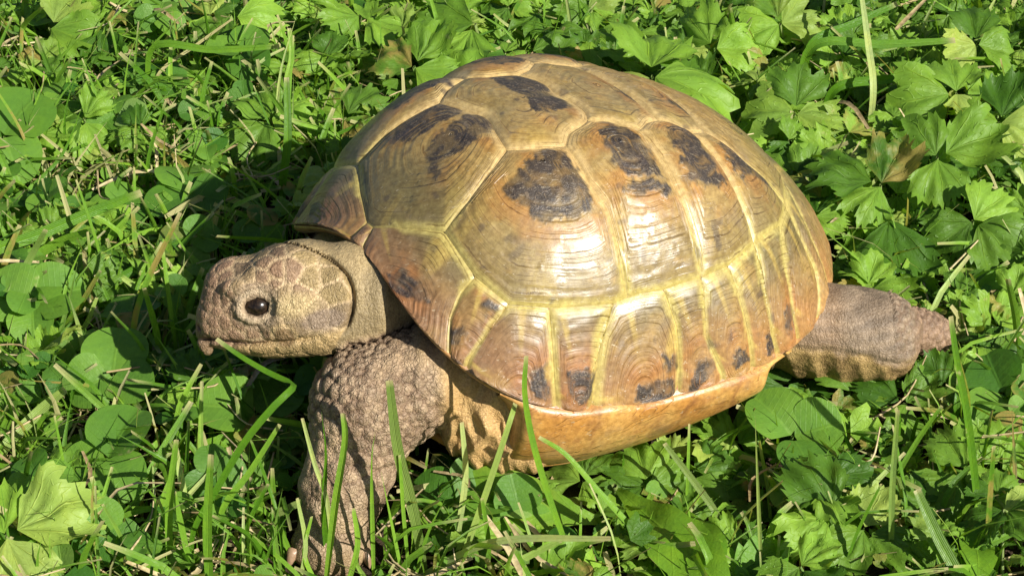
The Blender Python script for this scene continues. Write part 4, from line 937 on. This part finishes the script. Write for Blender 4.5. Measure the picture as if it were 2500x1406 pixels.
# (junction pixel x, y, height cm, leaflet size cm, azimuth of the middle leaflet, tilt, tilt azimuth, leaflets, label)
HAND_BUT = [
 (1592, 188, 3.0, 3.0, 95, 8, -90, 3, 'largest bright deeply cut leaf standing up right behind the top of the shell'),
 (1665, 215, 2.2, 1.7, 60, 15, -60, 2, 'pale leaf with two lobes beside the largest upright leaf behind the shell'),
 (1942, 278, 2.2, 1.75, 80, 25, -90, 3, 'three toothed leaflets spread round one point beside the dark gap behind the shell'),
 (2288, 385, 2.6, 2.05, 20, 28, -80, 3, 'large pale three-part toothed leaf facing the sun at the upper right'),
 (2150, 452, 2.3, 2.0, 150, 24, -100, 3, 'broad pale leaf cluster just left of the large three-part leaf at the upper right'),
 (2165, 520, 1.8, 2.5, -85, 22, -90, 1, 'single wide rounded leaf half in shade between the shell edge and the right margin'),
 (2195, 668, 1.2, 1.3, -60, 38, -120, 1, 'single yellowish green fan leaf lit above the hind foot'),
 (2335, 228, 2.2, 1.9, -170, 20, -90, 3, 'spreading toothed leaf under the dark grass blade at the upper right'),
 (2385, 110, 2.2, 1.7, 100, 22, -90, 3, 'small three-part leaf above the pale level blade near the upper right corner'),
 (1745, 120, 2.2, 1.9, 60, 20, -90, 2, 'rough veined leaf arching over the dark gap behind the shell'),
 (1905, 60, 2.4, 1.7, 110, 26, -90, 3, 'leaf with notched lobes at the top edge right of the dark gap'),
 (2040, 1250, 1.4, 1.9, 170, 26, -90, 2, 'grey green deeply toothed leaf below the round clover leaflets in front of the hind leg'),
 (14, 1308, 2.0, 2.1, 30, 25, -70, 3, 'large bright three-part toothed leaf in the lower left corner'),
 (1010, 165, 2.2, 1.9, 60, 18, -90, 3, 'yellow green leaf touching the far front edge of the shell'),
 (1160, 60, 2.4, 2.3, -150, 18, -90, 2, 'long pointed leaf lobes beside the pale stalk behind the shell'),
 (1285, 130, 1.9, 1.6, 10, 15, -90, 1, 'single bright leaf resting against the top of the shell'),
 (1440, 70, 1.9, 1.9, -100, 15, -90, 2, 'dark shaded leaf behind the top of the shell'),
 (2375, 540, 1.9, 1.6, -50, 30, -90, 3, 'yellowish curled leaf low on the right side of the lawn'),
 (2440, 300, 2.0, 1.7, 60, 22, -90, 3, 'three-part leaf cut by the right edge beside the dark blade'),
 (880, 40, 2.2, 2.0, -80, 15, -90, 2, 'smooth pale leaf pair at the top edge left of the shell'),
 (560, 40, 2.2, 1.9, -60, 25, -90, 2, 'light ribbed leaf above the level grass blade at the upper left'),
 (250, 60, 2.0, 1.7, -80, 30, -90, 1, 'single whitish bleached leaf at the upper left'),
 (120, 70, 1.9, 2.0, 10, 22, -90, 2, 'broad yellow green leaf in the upper left corner'),
 (2110, 1290, 1.2, 1.5, -30, 24, -90, 3, 'low leaf with crinkled lobes near the bottom edge right of centre'),
 (1780, 1040, 0.9, 1.7, -100, 26, -90, 3, 'toothed leaf pressed under the rear end of the bridge'),
 (2300, 945, 1.0, 1.3, 20, 25, -90, 3, 'fresh green lobed leaf below the hind foot'),
 (1925, 935, 0.7, 1.4, -150, 20, -90, 3, 'leaf in the shade under the hind thigh'),
 (2080, 960, 0.8, 1.3, 30, 22, -90, 3, 'half shaded leaf below the middle of the hind leg'),
 (2210, 985, 0.9, 1.3, 150, 25, -90, 3, 'lit toothed leaf below the knee of the hind leg'),
 (1580, 1185, 0.6, 1.3, 100, 18, -90, 3, 'low leaf in front of the middle of the bridge'),
 (1420, 1175, 0.5, 1.2, 60, 15, -90, 3, 'leaf pushed under the front end of the bridge'),
 (1640, 1135, 0.5, 1.1, 160, 18, -90, 3, 'small leaf in the shade of the bridge'),
 (1790, 1090, 0.7, 1.2, 30, 20, -90, 3, 'small lit leaf in front of the rear half of the bridge'),
 (1690, 1150, 0.7, 1.5, -60, 22, -90, 3, 'leaf tucked under the lower edge of the bridge'),
 (2360, 1150, 1.3, 1.8, 160, 30, -90, 2, 'pointed pale leaf folded over at the lower right'),
 (205, 290, 1.7, 1.3, -60, 25, -90, 3, 'small notched leaf beside the large round leaf at the left edge'),
 (840, 290, 1.6, 1.5, 60, 20, -90, 3, 'dark shaded leaf just left of the front slope of the shell'),
 (660, 290, 1.6, 1.7, -110, 20, -90, 3, 'broad dim leaf behind the upright grass blade left of the shell'),
]
HAND_CLO = [
 (455, 470, 1.6, 1.35, 100, 15, -90, 3, 'dark clover with two round leaflets in the shadow left of the shell'),
 (10, 335, 1.9, 1.65, 60, 22, -90, 3, 'clover with the largest round leaflet, cut by the left edge'),
 (625, 1010, 1.2, 1.35, 175, 12, -90, 3, 'clover with a half lit round leaflet left of the fore leg'),
 (262, 1120, 1.5, 1.3, 70, 25, -90, 3, 'bright clover with two leaflets over the straw at the lower left'),
 (1985, 1170, 1.3, 1.25, 100, 22, -90, 3, 'clover with a pale round leaflet in front of the hind leg'),
 (1935, 1065, 1.4, 1.3, 70, 20, -90, 2, 'clover with an upright oval leaflet close to the rear end of the bridge'),
 (275, 915, 1.5, 1.2, 90, 25, -90, 3, 'pale clover leaflet pair beside the straw left of the head'),
 (80, 745, 1.4, 1.3, 30, 30, -90, 3, 'clover with folded bright leaflets near the left edge below the arching blade'),
 (1110, 1220, 1.0, 1.2, 40, 20, -90, 3, 'shaded clover between the fore leg and the broad leaf'),
 (2450, 960, 1.3, 1.2, 120, 20, -90, 3, 'dark round clover at the right edge below the hind foot'),
 (590, 130, 1.8, 1.2, -60, 20, -90, 3, 'dark round clover at the top left of the shell above the level blade'),
]
used = []
for (x, y, z, size, az, ti, ta, n, lab) in HAND_BUT:
    J = at_z(x, y, z); base = np.array([J[0] + rp.uniform(-.5, .5), J[1] + rp.uniform(0.1, .8), 0])
    build_plant('buttercup_plant', lab, 'buttercup', 'buttercup plants', [dict(J=J, size=size * .88, az=rad(az), tilt=rad(ti), taz=rad(ta), n=n)], base, 'but', rp, True); used.append(J)
for (x, y, z, size, az, ti, ta, n, lab) in HAND_CLO:
    J = at_z(x, y, z); base = np.array([J[0] + rp.uniform(-.4, .4), J[1] + rp.uniform(0.1, .6), 0])
    build_plant('clover_plant', lab, 'clover', 'clover plants', [dict(J=J, size=size, az=rad(az), tilt=rad(ti), taz=rad(ta), n=n)], base, 'clo', rp, True); used.append(J)
# broad smooth leaves of a rosette plant in front of the plastron
def broad(label, bx, by, z0, tx, ty, z1, W, teeth=0.16, lean=25):
    a, b_ = at_z(bx, by, z0), at_z(tx, ty, z1); d = b_ - a; L = np.linalg.norm(d); v, f, l = leaf_broad(rp, L, W, teeth=teeth)
    X = unit(d); up = unit(np.array([0, -math.sin(rad(lean)), math.cos(rad(lean))])); Yv = unit(np.cross(up, X)); Zv = np.cross(X, Yv)
    v = v[:, :1] * X + v[:, 1:2] * Yv + v[:, 2:] * Zv
    HANDPTS.append(v + a)
    root = bpy.data.objects.new('dandelion_plant', None); COL.objects.link(root); root.location = np.array([a[0], a[1], 0]) * CM; root.empty_display_size = .01
    o = obj('leaf', mesh('leaf', v + [0, 0, a[2]], f, M_DAN, True, dict(luv=l)), root)
    sv, sf = tube(bezier([(0, 0, 0), (0.05, 0.05, a[2] * .6), (0, 0, a[2])], 6), .09, .08); obj('leaf_stalk', mesh('leaf_stalk', sv, sf, M_STEM), root)
    tag(root, label, 'dandelion', 'broad rosette leaves')
broad('broad smooth leaf with a jagged shadow lying in front of the plastron', 1480, 1275, .7, 1085, 1190, 1.2, 1.05, .12, 38)
broad('bright broad leaf running to the bottom edge right of centre', 1500, 1185, .8, 1760, 1420, 1.6, .95, .10, 40)
broad('darker folded broad leaf beside the bright one at the bottom edge', 1640, 1225, .7, 1740, 1390, 1.3, .8, .05, 30)
broad('yellow green torn leaf in the bottom edge near the middle', 1940, 1320, .8, 1800, 1400, .9, .8, .3, 40)
broad('light green narrow leaf standing at the lower right', 2370, 1250, .6, 2395, 1400, 1.4, .55, .2, 40)
broad('olive pointed leaf among the straw at the lower left', 470, 1090, .8, 640, 1085, .9, .45, .1, 30)

# grass blades one can pick out: pixel path from base to tip, with the depth plane (Y) or height (Z) at both ends
BL = [
 ('Y', -12.7, -12.3, [(1040, 1420), (1010, 1250), (972, 1100), (950, 928)], .36, 'tall pale blade with a cut tip rising in front of the fore leg', .22),
 ('Y', -12.9, -12.6, [(797, 1420), (820, 1231), (843, 1080), (838, 1008)], .27, 'straight blade with a white tip in front of the fore foot', 0),
 ('Y', -12.9, -12.6, [(912, 1420), (907, 1145), (916, 1052)], .16, 'thin dark pointed blade in front of the fore leg', 0),
 ('Y', -11.8, -11.4, [(1120, 1290), (1136, 1160), (1127, 1030)], .22, 'short upright blade in front of the fore leg pocket', 0),
 ('Y', -13.2, -11.6, [(1105, 1420), (1170, 1248), (1243, 1033), (1258, 985)], .24, 'slanting pale stem crossing the front of the plastron', .3),
 ('Y', -12.4, -11.9, [(1415, 1420), (1345, 1230), (1300, 1080), (1280, 960), (1284, 868)], .24, 'tall green blade crossing the bridge and ending on the shell rim', 0),
 ('Y', -12.6, -11.6, [(1650, 1420), (1560, 1310), (1460, 1200), (1380, 1110), (1315, 1068)], .24, 'blade arching in front of the plastron towards the bridge', 0),
 ('Y', -12.5, -12.3, [(790, 1240), (795, 1110), (785, 1005)], .24, 'dark blade with a pointed tip close to the fore leg', 0),
 ('Y', -12.5, -12.3, [(800, 1230), (768, 1130), (738, 1020)], .16, 'narrow blade crossing the outer edge of the fore leg', 0),
 ('Y', -12.6, -10.0, [(470, 1300), (530, 1190), (595, 1080), (660, 1000), (706, 955), (717, 943), (702, 932), (655, 910), (590, 872), (528, 828)], .24, 'long bright blade folded back towards the mouth in front of the throat', 0),
 ('Y', -12.2, -11.6, [(540, 1250), (610, 1150), (683, 1035)], .22, 'parallel blade below the long one at the lower left', 0),
 ('Y', -12.8, -12.6, [(415, 1420), (412, 1240), (430, 1072)], .26, 'upright blade with a frayed white tip at the lower left', 0),
 ('Y', -12.9, -12.6, [(472, 1420), (448, 1310), (425, 1200)], .22, 'blade leaning beside the frayed one at the lower left', 0),
 ('Z', .8, 2.0, [(0, 1108), (90, 1010), (160, 950)], .42, 'wide pale blade with a white cut end at the left edge', .25),
 ('Z', .9, 1.4, [(330, 1395), (470, 1325), (622, 1285)], .12, 'thin whitish dry stalk near the bottom left', .9),
 ('Z', .9, 1.6, [(660, 1265), (700, 1242), (757, 1215)], .28, 'short pale cut blade beside the fore foot', .35),
 ('Z', 1.2, 3.2, [(0, 770), (68, 640), (112, 560)], .30, 'pale blade with a cut tip near the left edge', .2),
 ('Z', 1.8, 2.8, [(-40, 632), (102, 569), (238, 511), (345, 470)], .46, 'long wide blade arching in from the left edge', 0),
 ('Z', 1.2, 2.4, [(85, 635), (150, 590), (232, 562)], .38, 'wide blade with a square cut end under the arching blade', 0),
 ('Z', 1.0, 3.0, [(512, 604), (545, 560), (576, 512)], .24, 'short bright blade with a white tip above the head', .15),
 ('Z', .9, 2.6, [(462, 758), (430, 720), (394, 678)], .24, 'pale stub of a blade with a white tip in front of the snout', .35),
 ('Z', .8, 2.6, [(150, 810), (172, 720), (190, 640)], .20, 'thin blade with a white tip left of the snout', .1),
 ('Z', .8, 2.4, [(160, 800), (205, 730), (246, 660)], .22, 'curved blade next to the white tipped one left of the snout', 0),
 ('Z', .8, 2.0, [(190, 830), (215, 780), (236, 726)], .20, 'short pale blade low on the left side', .2),
 ('Z', 1.0, 2.0, [(235, 718), (360, 640), (480, 570)], .34, 'long dark blade lying in the shadow before the head', 0),
 ('Z', 1.2, 4.2, [(690, 455), (703, 340), (700, 190)], .34, 'bright upright blade left of the shell front', 0),
 ('Z', 2.0, 3.6, [(700, 210), (712, 140), (706, 70)], .28, 'blade with a dry joint above the upright one', .1),
 ('Z', 2.6, 2.8, [(372, 118), (520, 122), (682, 114)], .32, 'level green blade across the upper left', 0),
 ('Z', 1.6, 3.0, [(385, 185), (480, 110), (566, 48)], .14, 'straight dry pale stalk at the upper left', .9),
 ('Z', 1.2, 2.6, [(470, 428), (570, 350), (652, 268)], .13, 'thin green stem slanting left of the shell', .1),
 ('Z', .6, 1.8, [(358, 446), (400, 385), (442, 328)], .13, 'dry straw stalk at the left of the dark clover', 1.),
 ('Z', .8, 2.0, [(320, 575), (275, 440), (232, 328)], .14, 'long bent straw stalk on the left side', 1.),
 ('Z', 2.6, 2.8, [(1985, 116), (2160, 110), (2332, 100)], .46, 'level wide blade across the upper right', 0),
 ('Z', 2.2, 4.0, [(2132, 222), (2120, 110), (2102, -20)], .30, 'upright blade crossing the level one at the upper right', 0),
 ('Z', 2.2, 3.0, [(1978, 112), (2080, 60), (2190, 10)], .36, 'slanting blade above the level one at the upper right', 0),
 ('Z', 1.8, 2.2, [(2040, 218), (2180, 192), (2330, 160)], .40, 'darker blade under the level one at the upper right', 0),
 ('Z', 1.0, 2.4, [(2232, 345), (2210, 270), (2192, 200)], .32, 'short upright blade in the gap at the upper right', 0),
 ('Z', 1.6, 2.2, [(1940, 438), (1985, 415), (2036, 390)], .20, 'pale straw coloured cut blade beside the rear of the shell', .55),
 ('Y', -11.5, -10.8, [(2405, 1420), (2365, 1050), (2335, 880), (2320, 772)], .28, 'tall blade right of the hind foot', 0),
 ('Z', .7, 2.0, [(1750, 1255), (1690, 1170), (1622, 1082)], .24, 'cut pale blade in front of the bridge', .25),
 ('Z', .8, 2.6, [(2175, 1310), (2060, 1130), (2010, 1040), (1982, 975)], .22, 'long thin blade slanting in front of the hind leg', 0),
 ('Y', -12.6, -12.4, [(2175, 1420), (2178, 1200), (2192, 1000)], .20, 'upright blade at the lower right', 0),
 ('Z', .8, 2.6, [(2188, 1165), (2240, 1075), (2300, 990)], .18, 'blade leaning right below the hind foot', 0),
 ('Z', 1.0, 2.8, [(2345, 1420), (2290, 1310), (2238, 1195)], .40, 'wide pale blade at the lower right', .1),
 ('Y', -12.7, -12.5, [(2408, 1420), (2414, 1250), (2426, 1088)], .22, 'dark upright blade near the right edge', 0),
 ('Z', .8, 1.6, [(1225, 1395), (1300, 1352), (1370, 1318)], .24, 'pale flat blade at the bottom edge in front of the plastron', .25),
 ('Z', 1.6, 3.0, [(1082, 112), (1066, 50), (1048, -15)], .22, 'dark narrow blade at the top edge behind the shell', 0),
 ('Z', 1.0, 2.2, [(1285, 95), (1235, 60), (1205, 35)], .14, 'pale green leaf stalk lying behind the shell', .3),
 ('Y', -12.9, -12.7, [(1010, 1420), (1045, 1300), (1090, 1210)], .16, 'thin blade leaning right below the fore leg pocket', 0),
 ('Y', -12.9, -12.6, [(690, 1420), (672, 1300), (690, 1190)], .15, 'thin blade left of the fore foot', .1),
 ('Y', -12.9, -12.6, [(560, 1420), (600, 1290), (655, 1180)], .16, 'slender blade leaning towards the fore foot', 0),
 ('Y', -12.9, -12.7, [(1185, 1420), (1192, 1330), (1176, 1215)], .18, 'blade standing in front of the broad leaf', 0),
 ('Y', -12.9, -12.7, [(1860, 1420), (1850, 1180), (1843, 1000)], .14, 'thin curved stalk in front of the rear end of the bridge', .35),
 ('Y', -12.9, -12.7, [(2050, 1420), (2090, 1300), (2150, 1180)], .18, 'slender blade leaning right at the bottom edge', 0),
 ('Y', -13.0, -12.8, [(250, 1420), (225, 1260), (232, 1130)], .18, 'thin upright blade at the lower left beside the bright clover', .15),
 ('Y', -12.9, -12.7, [(340, 1420), (300, 1320), (250, 1230)], .14, 'fine blade leaning left at the bottom left', .1),
 ('Z', 1.0, 2.6, [(60, 480), (150, 380), (205, 250)], .2, 'long thin blade left of the long bent straw stalk', 0),
 ('Z', 1.0, 2.6, [(250, 330), (380, 250), (520, 200)], .16, 'thin blade slanting under the level blade at the upper left', 0),
 ('Z', .8, 2.2, [(300, 480), (430, 400), (590, 300)], .16, 'thin shaded blade beside the dark clover', 0),
 ('Y', -13.1, -12.9, [(730, 1420), (745, 1330), (725, 1215)], .17, 'short blade over the outer side of the fore foot', 0),
 ('Y', -13.1, -12.9, [(770, 1420), (742, 1350), (760, 1260)], .2, 'low blade covering the toes of the fore foot', 0),
 ('Y', -13.1, -12.9, [(850, 1420), (872, 1330), (862, 1240)], .2, 'broad low blade covering the inner toes of the fore foot', 0),
 ('Y', -13.1, -12.9, [(900, 1420), (870, 1370), (880, 1290)], .16, 'thin low blade at the heel of the fore foot', .1),
 ('Y', -13.0, -12.8, [(985, 1420), (960, 1300), (930, 1150)], .18, 'thin blade beside the fore foot', 0),
 ('Y', -12.8, -12.5, [(1000, 1420), (985, 1260), (975, 1110)], .14, 'narrow blade behind the tall pale one at the fore leg', 0),
]
for md, a0, a1, pp, w, lab, dry in BL:
    n = len(pp); ks = np.linspace(0, 1, n); fn = at_y if md == 'Y' else at_z
    P_ = [fn(x, y, a0 + (a1 - a0) * k) for (x, y), k in zip(pp, ks)]
    if P_[0][2] > 0.25: P_ = [np.array([P_[0][0] + (P_[0][0] - P_[1][0]) * .15, P_[0][1] + 0.15, 0.0])] + P_
    pth = bezier(P_, 30); face = unit(unit(CAM - pth[len(pth) // 2]) * .6 + SUN * .6 + np.array([rp.normal(0, .3), rp.normal(0, .25), 0]))
    v, f, l = ribbon(pth, w * .66, face, cut=('point' not in lab and 'thin' not in lab), dry=dry * .9, fold=rp.uniform(.15, .45))
    HANDPTS.append(v); b0 = np.array([pth[0][0], pth[0][1], 0]); o = obj('grass_stalk', mesh('grass_stalk', v - b0, f, M_GRA, True, dict(luv=l)), None, None, b0)
    tag(o, lab, 'grass', 'single grass blades')

# ------------------------------------------------------------------ the rest of the plants, spread over the lawn
hand_mask()
def region(p):
    (x, y), _ = proj(np.asarray(p))
    if x < 720: return ('left of the shell', 'above the head height on the left side') if y < 560 else ('around the snout and the fore foot', '')
    if y < 420 or (x > 1900 and y < 640): return ('behind the shell', '') if x < 1950 else ('at the upper right of the lawn', '')
    if x > 1850: return ('below and beside the hind leg', '')
    return ('in front of the plastron', '')
def mixw(p):
    (x, y), _ = proj(np.asarray(p))
    right = float(sstep(600, 1100, x)) if y < 900 else float(sstep(900, 1700, x)) * .85
    return right
ANCH = [('the snout', 490, 760), ('the top of the head', 640, 590), ('the far front corner of the shell', 690, 540), ('the upright blade by the shell', 700, 320), ('the level blade at the upper left', 530, 118),
 ('the dark paired clover', 460, 440), ('the large round leaf at the left edge', 40, 290), ('the upper left corner', 40, 40), ('the long arching blade', 200, 520), ('the left edge below the arching blade', 30, 760),
 ('the half lit clover', 570, 990), ('the wide cut blade at the left edge', 80, 1020), ('the lower left corner', 60, 1330), ('the frayed upright blade', 420, 1230), ('the fore foot', 800, 1340),
 ('the throat', 600, 930), ('the fore leg pocket', 1130, 1170), ('the broad leaf before the plastron', 1300, 1240), ('the bottom edge at the middle', 1250, 1380), ('the bright broad leaf', 1620, 1320),
 ('the bridge', 1560, 1150), ('the rear end of the bridge', 1850, 1020), ('the pale round clover leaflet', 1975, 1135), ('the hind thigh', 2050, 950), ('the hind foot', 2320, 820), ('the lower right corner', 2440, 1350),
 ('the right edge below the middle', 2440, 1050), ('the right edge at mid height', 2450, 700), ('the wide rounded leaf', 2160, 600), ('the large three-part leaf', 2300, 390), ('the rear shell edge', 1960, 450),
 ('the level blade at the upper right', 2160, 108), ('the upper right corner', 2450, 40), ('the dark gap behind the shell', 1780, 190), ('the largest upright leaf', 1570, 90), ('the top of the shell', 1340, 120), ('the top edge at the middle', 1250, 10),
 ('the far front slope of the shell', 900, 230), ('the top edge left of the middle', 850, 20)]
def where(p):
    (x, y), _ = proj(np.asarray(p)); dd = [(x - a) ** 2 + (y - b_) ** 2 for _n, a, b_ in ANCH]; k = int(np.argmin(dd)); n_, a, b_ = ANCH[k]
    dx, dy = x - a, y - b_; near = math.sqrt(dd[k])
    if near < 35: return 'beside ' + n_
    w_ = ('right of ' if dx > 0 else 'left of ') if abs(dx) > 1.6 * abs(dy) else ('below ' if dy > 0 else 'above ') if abs(dy) > 1.6 * abs(dx) else ('below ' if dy > 0 else 'above ') + ('right of ' if dx > 0 else 'left of ')
    return ('just ' if near < 90 else '' if near < 150 else 'well ') + w_ + n_
seen_labels = set()
NUMW = {1: 'one', 2: 'two', 3: 'three', 4: 'four', 5: 'five'}
cnt = dict(b=0, c=0, t=0); spots = [u[:2] for u in used]
def place(tries, want, kind, r, dmin):
    got = 0
    for _ in range(tries):
        if got >= want: break
        x, y = r.uniform(-20, 20), r.uniform(-14.5, 22)
        (px_, py_), _z = proj(np.array([x, y, 1.0]))
        if not (-150 < px_ < 2650 and -120 < py_ < 1560): continue
        w = mixw((x, y, 1.0))
        if kind == 'but' and r.random() > 0.12 + 0.88 * w: continue
        if kind == 'clo' and r.random() > 1.0 - 0.75 * w: continue
        if spots and min((x - a) ** 2 + (y - b_) ** 2 for a, b_ in spots) < dmin ** 2: continue
        base = np.array([x, y, 0.0]); nl = int(r.integers(1, 4)) if kind == 'but' else int(r.integers(1, 3)); L = []
        for k in range(nl):
            a = r.uniform(0, 6.28); rr = r.uniform(.2, 1.2)
            L.append(dict(J=base + [rr * math.cos(a), rr * math.sin(a), r.uniform(.5, 1.9)], size=(r.uniform(.5, 1.2) if kind == 'but' else r.uniform(.45, .95)),
                          az=r.uniform(0, 6.28), tilt=abs(r.normal(.32, .22)), taz=r.choice([DN, DN, r.uniform(0, 6.28)]) + r.normal(0, .5), n=3))
        rg = region(base + [0, 0, 1])[0]
        nm, ct = ('buttercup_plant', 'buttercup') if kind == 'but' else ('clover_plant', 'clover')
        ms = max(q_['size'] for q_ in L); szw = ('tiny ' if ms < .75 else 'small ' if ms < .95 else 'mid-sized ' if ms < 1.1 else 'large ') if kind == 'but' else ('tiny ' if ms < .7 else 'small ' if ms < .87 else 'mid-sized ')
        lab = szw + NUMW[nl] + '-leaved ' + ('buttercup ' if kind == 'but' else 'clover ') + where(L[0]['J'])
        if lab in seen_labels: lab = lab.replace('-leaved', '-leaved ' + ('low' if L[0]['J'][2] < 1.2 else 'taller'))
        if lab in seen_labels: continue
        if False: lab = lab.replace('-leaved', '-leaved ' + ('low' if L[0]['J'][2] < 1.2 else 'taller'))
        if build_plant(nm, lab, ct, ('toothed creeping plants ' if kind == 'but' else 'small clovers ') + rg, L, base, kind, r, False) is not None:
            spots.append((x, y)); got += 1; seen_labels.add(lab)
    return got
nb = place(6000, 270, 'but', rp, 0.75)
nc = place(3000, 100, 'clo', rp, 0.75)
# tufts of grass: shared blade shapes
BLADES = []
for i in range(22):
    h_ = rp.uniform(2.2, 5.6); ln = rp.uniform(.2, 3.0)
    pth = bezier([(0, 0, 0), (ln * .2, 0, h_ * .5), (ln, rp.normal(0, .1), h_ * rp.uniform(.8, 1))], 12)
    v, f, l = ribbon(pth, rp.uniform(.09, .24), (-.5, rp.normal(0, .6), .6), cut=rp.random() < .65, fold=rp.uniform(.1, .5)); BLADES.append((v, mesh('blade', v, f, M_GRA, True, dict(luv=l))))
nt = 0
for _ in range(5000):
    if nt >= 230: break
    x, y = rp.uniform(-20, 20), rp.uniform(-14.5, 22); base = np.array([x, y, 0]); (px_, py_), _z = proj(base)
    if not (-100 < px_ < 2600 and -60 < py_ < 1600): continue
    if rp.random() > 1 - .78 * mixw((x, y, 1)): continue
    items = []
    for k in range(int(rp.integers(2, 6))):
        M3 = rot('z', rp.uniform(0, 6.28)) @ rot('y', rp.uniform(-.1, 1.05)); s_ = rp.uniform(.6, 1.05); v, me_ = BLADES[rp.integers(22)]
        o_ = np.array([rp.normal(0, .15), rp.normal(0, .15), 0]); pv = (v * s_) @ M3.T + o_ + base
        p_, z_ = proj(pv); ic = np.clip(np.floor(p_ / CELL).astype(int), 0, [249, 140]); un = (p_[:, 0] < 0) | (p_[:, 0] > 2500) | (p_[:, 1] < 0) | (p_[:, 1] > 1406) | (z_ > ZBUF[ic[:, 0], ic[:, 1]] - .2)
        if inside(pv).any() or hides(pv).mean() > .06 or un.mean() > .8 or covers(pv) > .3: continue
        items.append((o_, M3, s_, me_))
    if not items: continue
    hh_ = max(s_ for _o, _m, s_, _e in items); glab = ('short ' if hh_ < .8 else 'medium ' if hh_ < .95 else 'tall ') + NUMW[len(items)] + '-bladed grass tuft ' + where(base + [0, 0, 1])
    if glab in seen_labels: continue
    seen_labels.add(glab)
    root = bpy.data.objects.new('grass_tuft', None); COL.objects.link(root); root.location = base * CM; root.empty_display_size = .01
    for o_, M3, s_, me_ in items: b_ = obj('blade', me_, root); set_tr(b_, o_, M3, s_)
    rg = region(base + [0, 0, 1])[0]; tag(root, glab, 'grass tuft', 'mown grass tufts ' + rg); nt += 1

# ------------------------------------------------------------------ what nobody could count: short grass, low leaves, dry thatch
rs = np.random.default_rng(4)
def sample_xy(n, dense=1.0):
    a = np.stack([rs.uniform(-20, 20, n), rs.uniform(-15, 22, n)], -1); k = int(n * 0.95)
    o = np.stack([rs.uniform(-31, 31, k), rs.uniform(-25, 36, k)], -1); o = o[(np.abs(o[:, 0]) > 20) | (o[:, 1] < -15) | (o[:, 1] > 22)]
    return np.concatenate([a, o])                          # thinner growth outside the view
def ok_parts(pv, lim=.08):
    x, y = pv[0, 0], pv[0, 1]
    if abs(x) > 20 or y < -15 or y > 22: return True
    return not inside(pv).any() and hides(pv).mean() <= lim and covers(pv) < .4
parts = []
for x, y in sample_xy(8500):
    w = mixw((x, y, 1))
    if rs.random() < .48 * w: continue
    h_ = rs.uniform(.8, 3.2); ln = rs.uniform(.1, 2.6); pth = bezier([(0, 0, 0), (ln * .3, 0, h_ * .55), (ln, 0, h_ * rs.uniform(.6, 1))], 6)
    v, f, l = ribbon(pth, rs.uniform(.05, .18), (-.5, rs.normal(0, .8), .6), cut=rs.random() < .6, dry=.8 if rs.random() < .08 else 0)
    v = v @ rot('z', rs.uniform(0, 6.28)).T + [x, y, 0]
    if ok_parts(v): parts.append((v, f, l, rs.random()))
v, f, l, r_ = merge(parts); tag(obj('grass', mesh('grass', v, f, M_GRA, True, dict(luv=l, rnd=r_))), 'short green lawn grass growing between the leafy plants', 'grass', kind='stuff')
parts, parts2 = [], []
LOW = [leaflet_buttercup(rs, 15, 4) for _ in range(10)]; LOWC = [leaflet_clover(rs, 11, 4) for _ in range(6)]
for x, y in sample_xy(7500):
    w = mixw((x, y, 1)); clo = rs.random() > .25 + .6 * w
    if rs.random() > .34 + .33 * w: continue
    v, f, l = (LOWC if clo else LOW)[rs.integers(6)]; s_ = rs.uniform(.3, .9) * (.8 if clo else 1)
    v = (v * s_) @ (rot('z', rs.uniform(0, 6.28)) @ rot('y', rs.normal(0, .4)) @ rot('x', rs.normal(.12, .4))).T + [x, y, rs.uniform(.15, 1.15)]
    if ok_parts(v): (parts2 if clo else parts).append((v, f, l, rs.random()))
v, f, l, r_ = merge(parts); tag(obj('undergrowth', mesh('undergrowth', v, f, M_BUT, True, dict(luv=l, rnd=r_))), 'low carpet of small toothed leaves under the taller plants', 'undergrowth', kind='stuff')
v, f, l, r_ = merge(parts2); tag(obj('undergrowth', mesh('undergrowth', v, f, M_CLO, True, dict(luv=l, rnd=r_))), 'low carpet of tiny rounded leaves under the taller plants', 'undergrowth', kind='stuff')
parts = []
for x, y in sample_xy(2600):
    w = mixw((x, y, 1))
    if rs.random() < .55 * w: continue
    L_ = rs.uniform(.8, 3.2); z0 = rs.uniform(.05, .9 if rs.random() < .65 else 2.0); a = rs.uniform(0, 6.28); bend = rs.normal(0, .35)
    pth = bezier([(0, 0, 0), (L_ * .5, bend, rs.normal(0, .15)), (L_, 0, rs.normal(0, .3))], 7) @ rot('z', a).T + [x, y, z0]
    if rs.random() < .5: v, f = tube(pth, .035, .02, sides=4)
    else: v, f, _l = ribbon(pth, rs.uniform(.06, .16), (0, rs.normal(0, .5), 1))
    if ok_parts(v, 0.03): parts.append((v, f, np.zeros((len(v), 3)), rs.random()))
v, f, l, r_ = merge(parts); tag(obj('thatch', mesh('thatch', v, f, M_STRAW, True, dict(luv=l, rnd=r_))), 'dry straw coloured thatch scattered over the soil', 'thatch', kind='stuff')
print('PLANTS', nb, nc, nt)
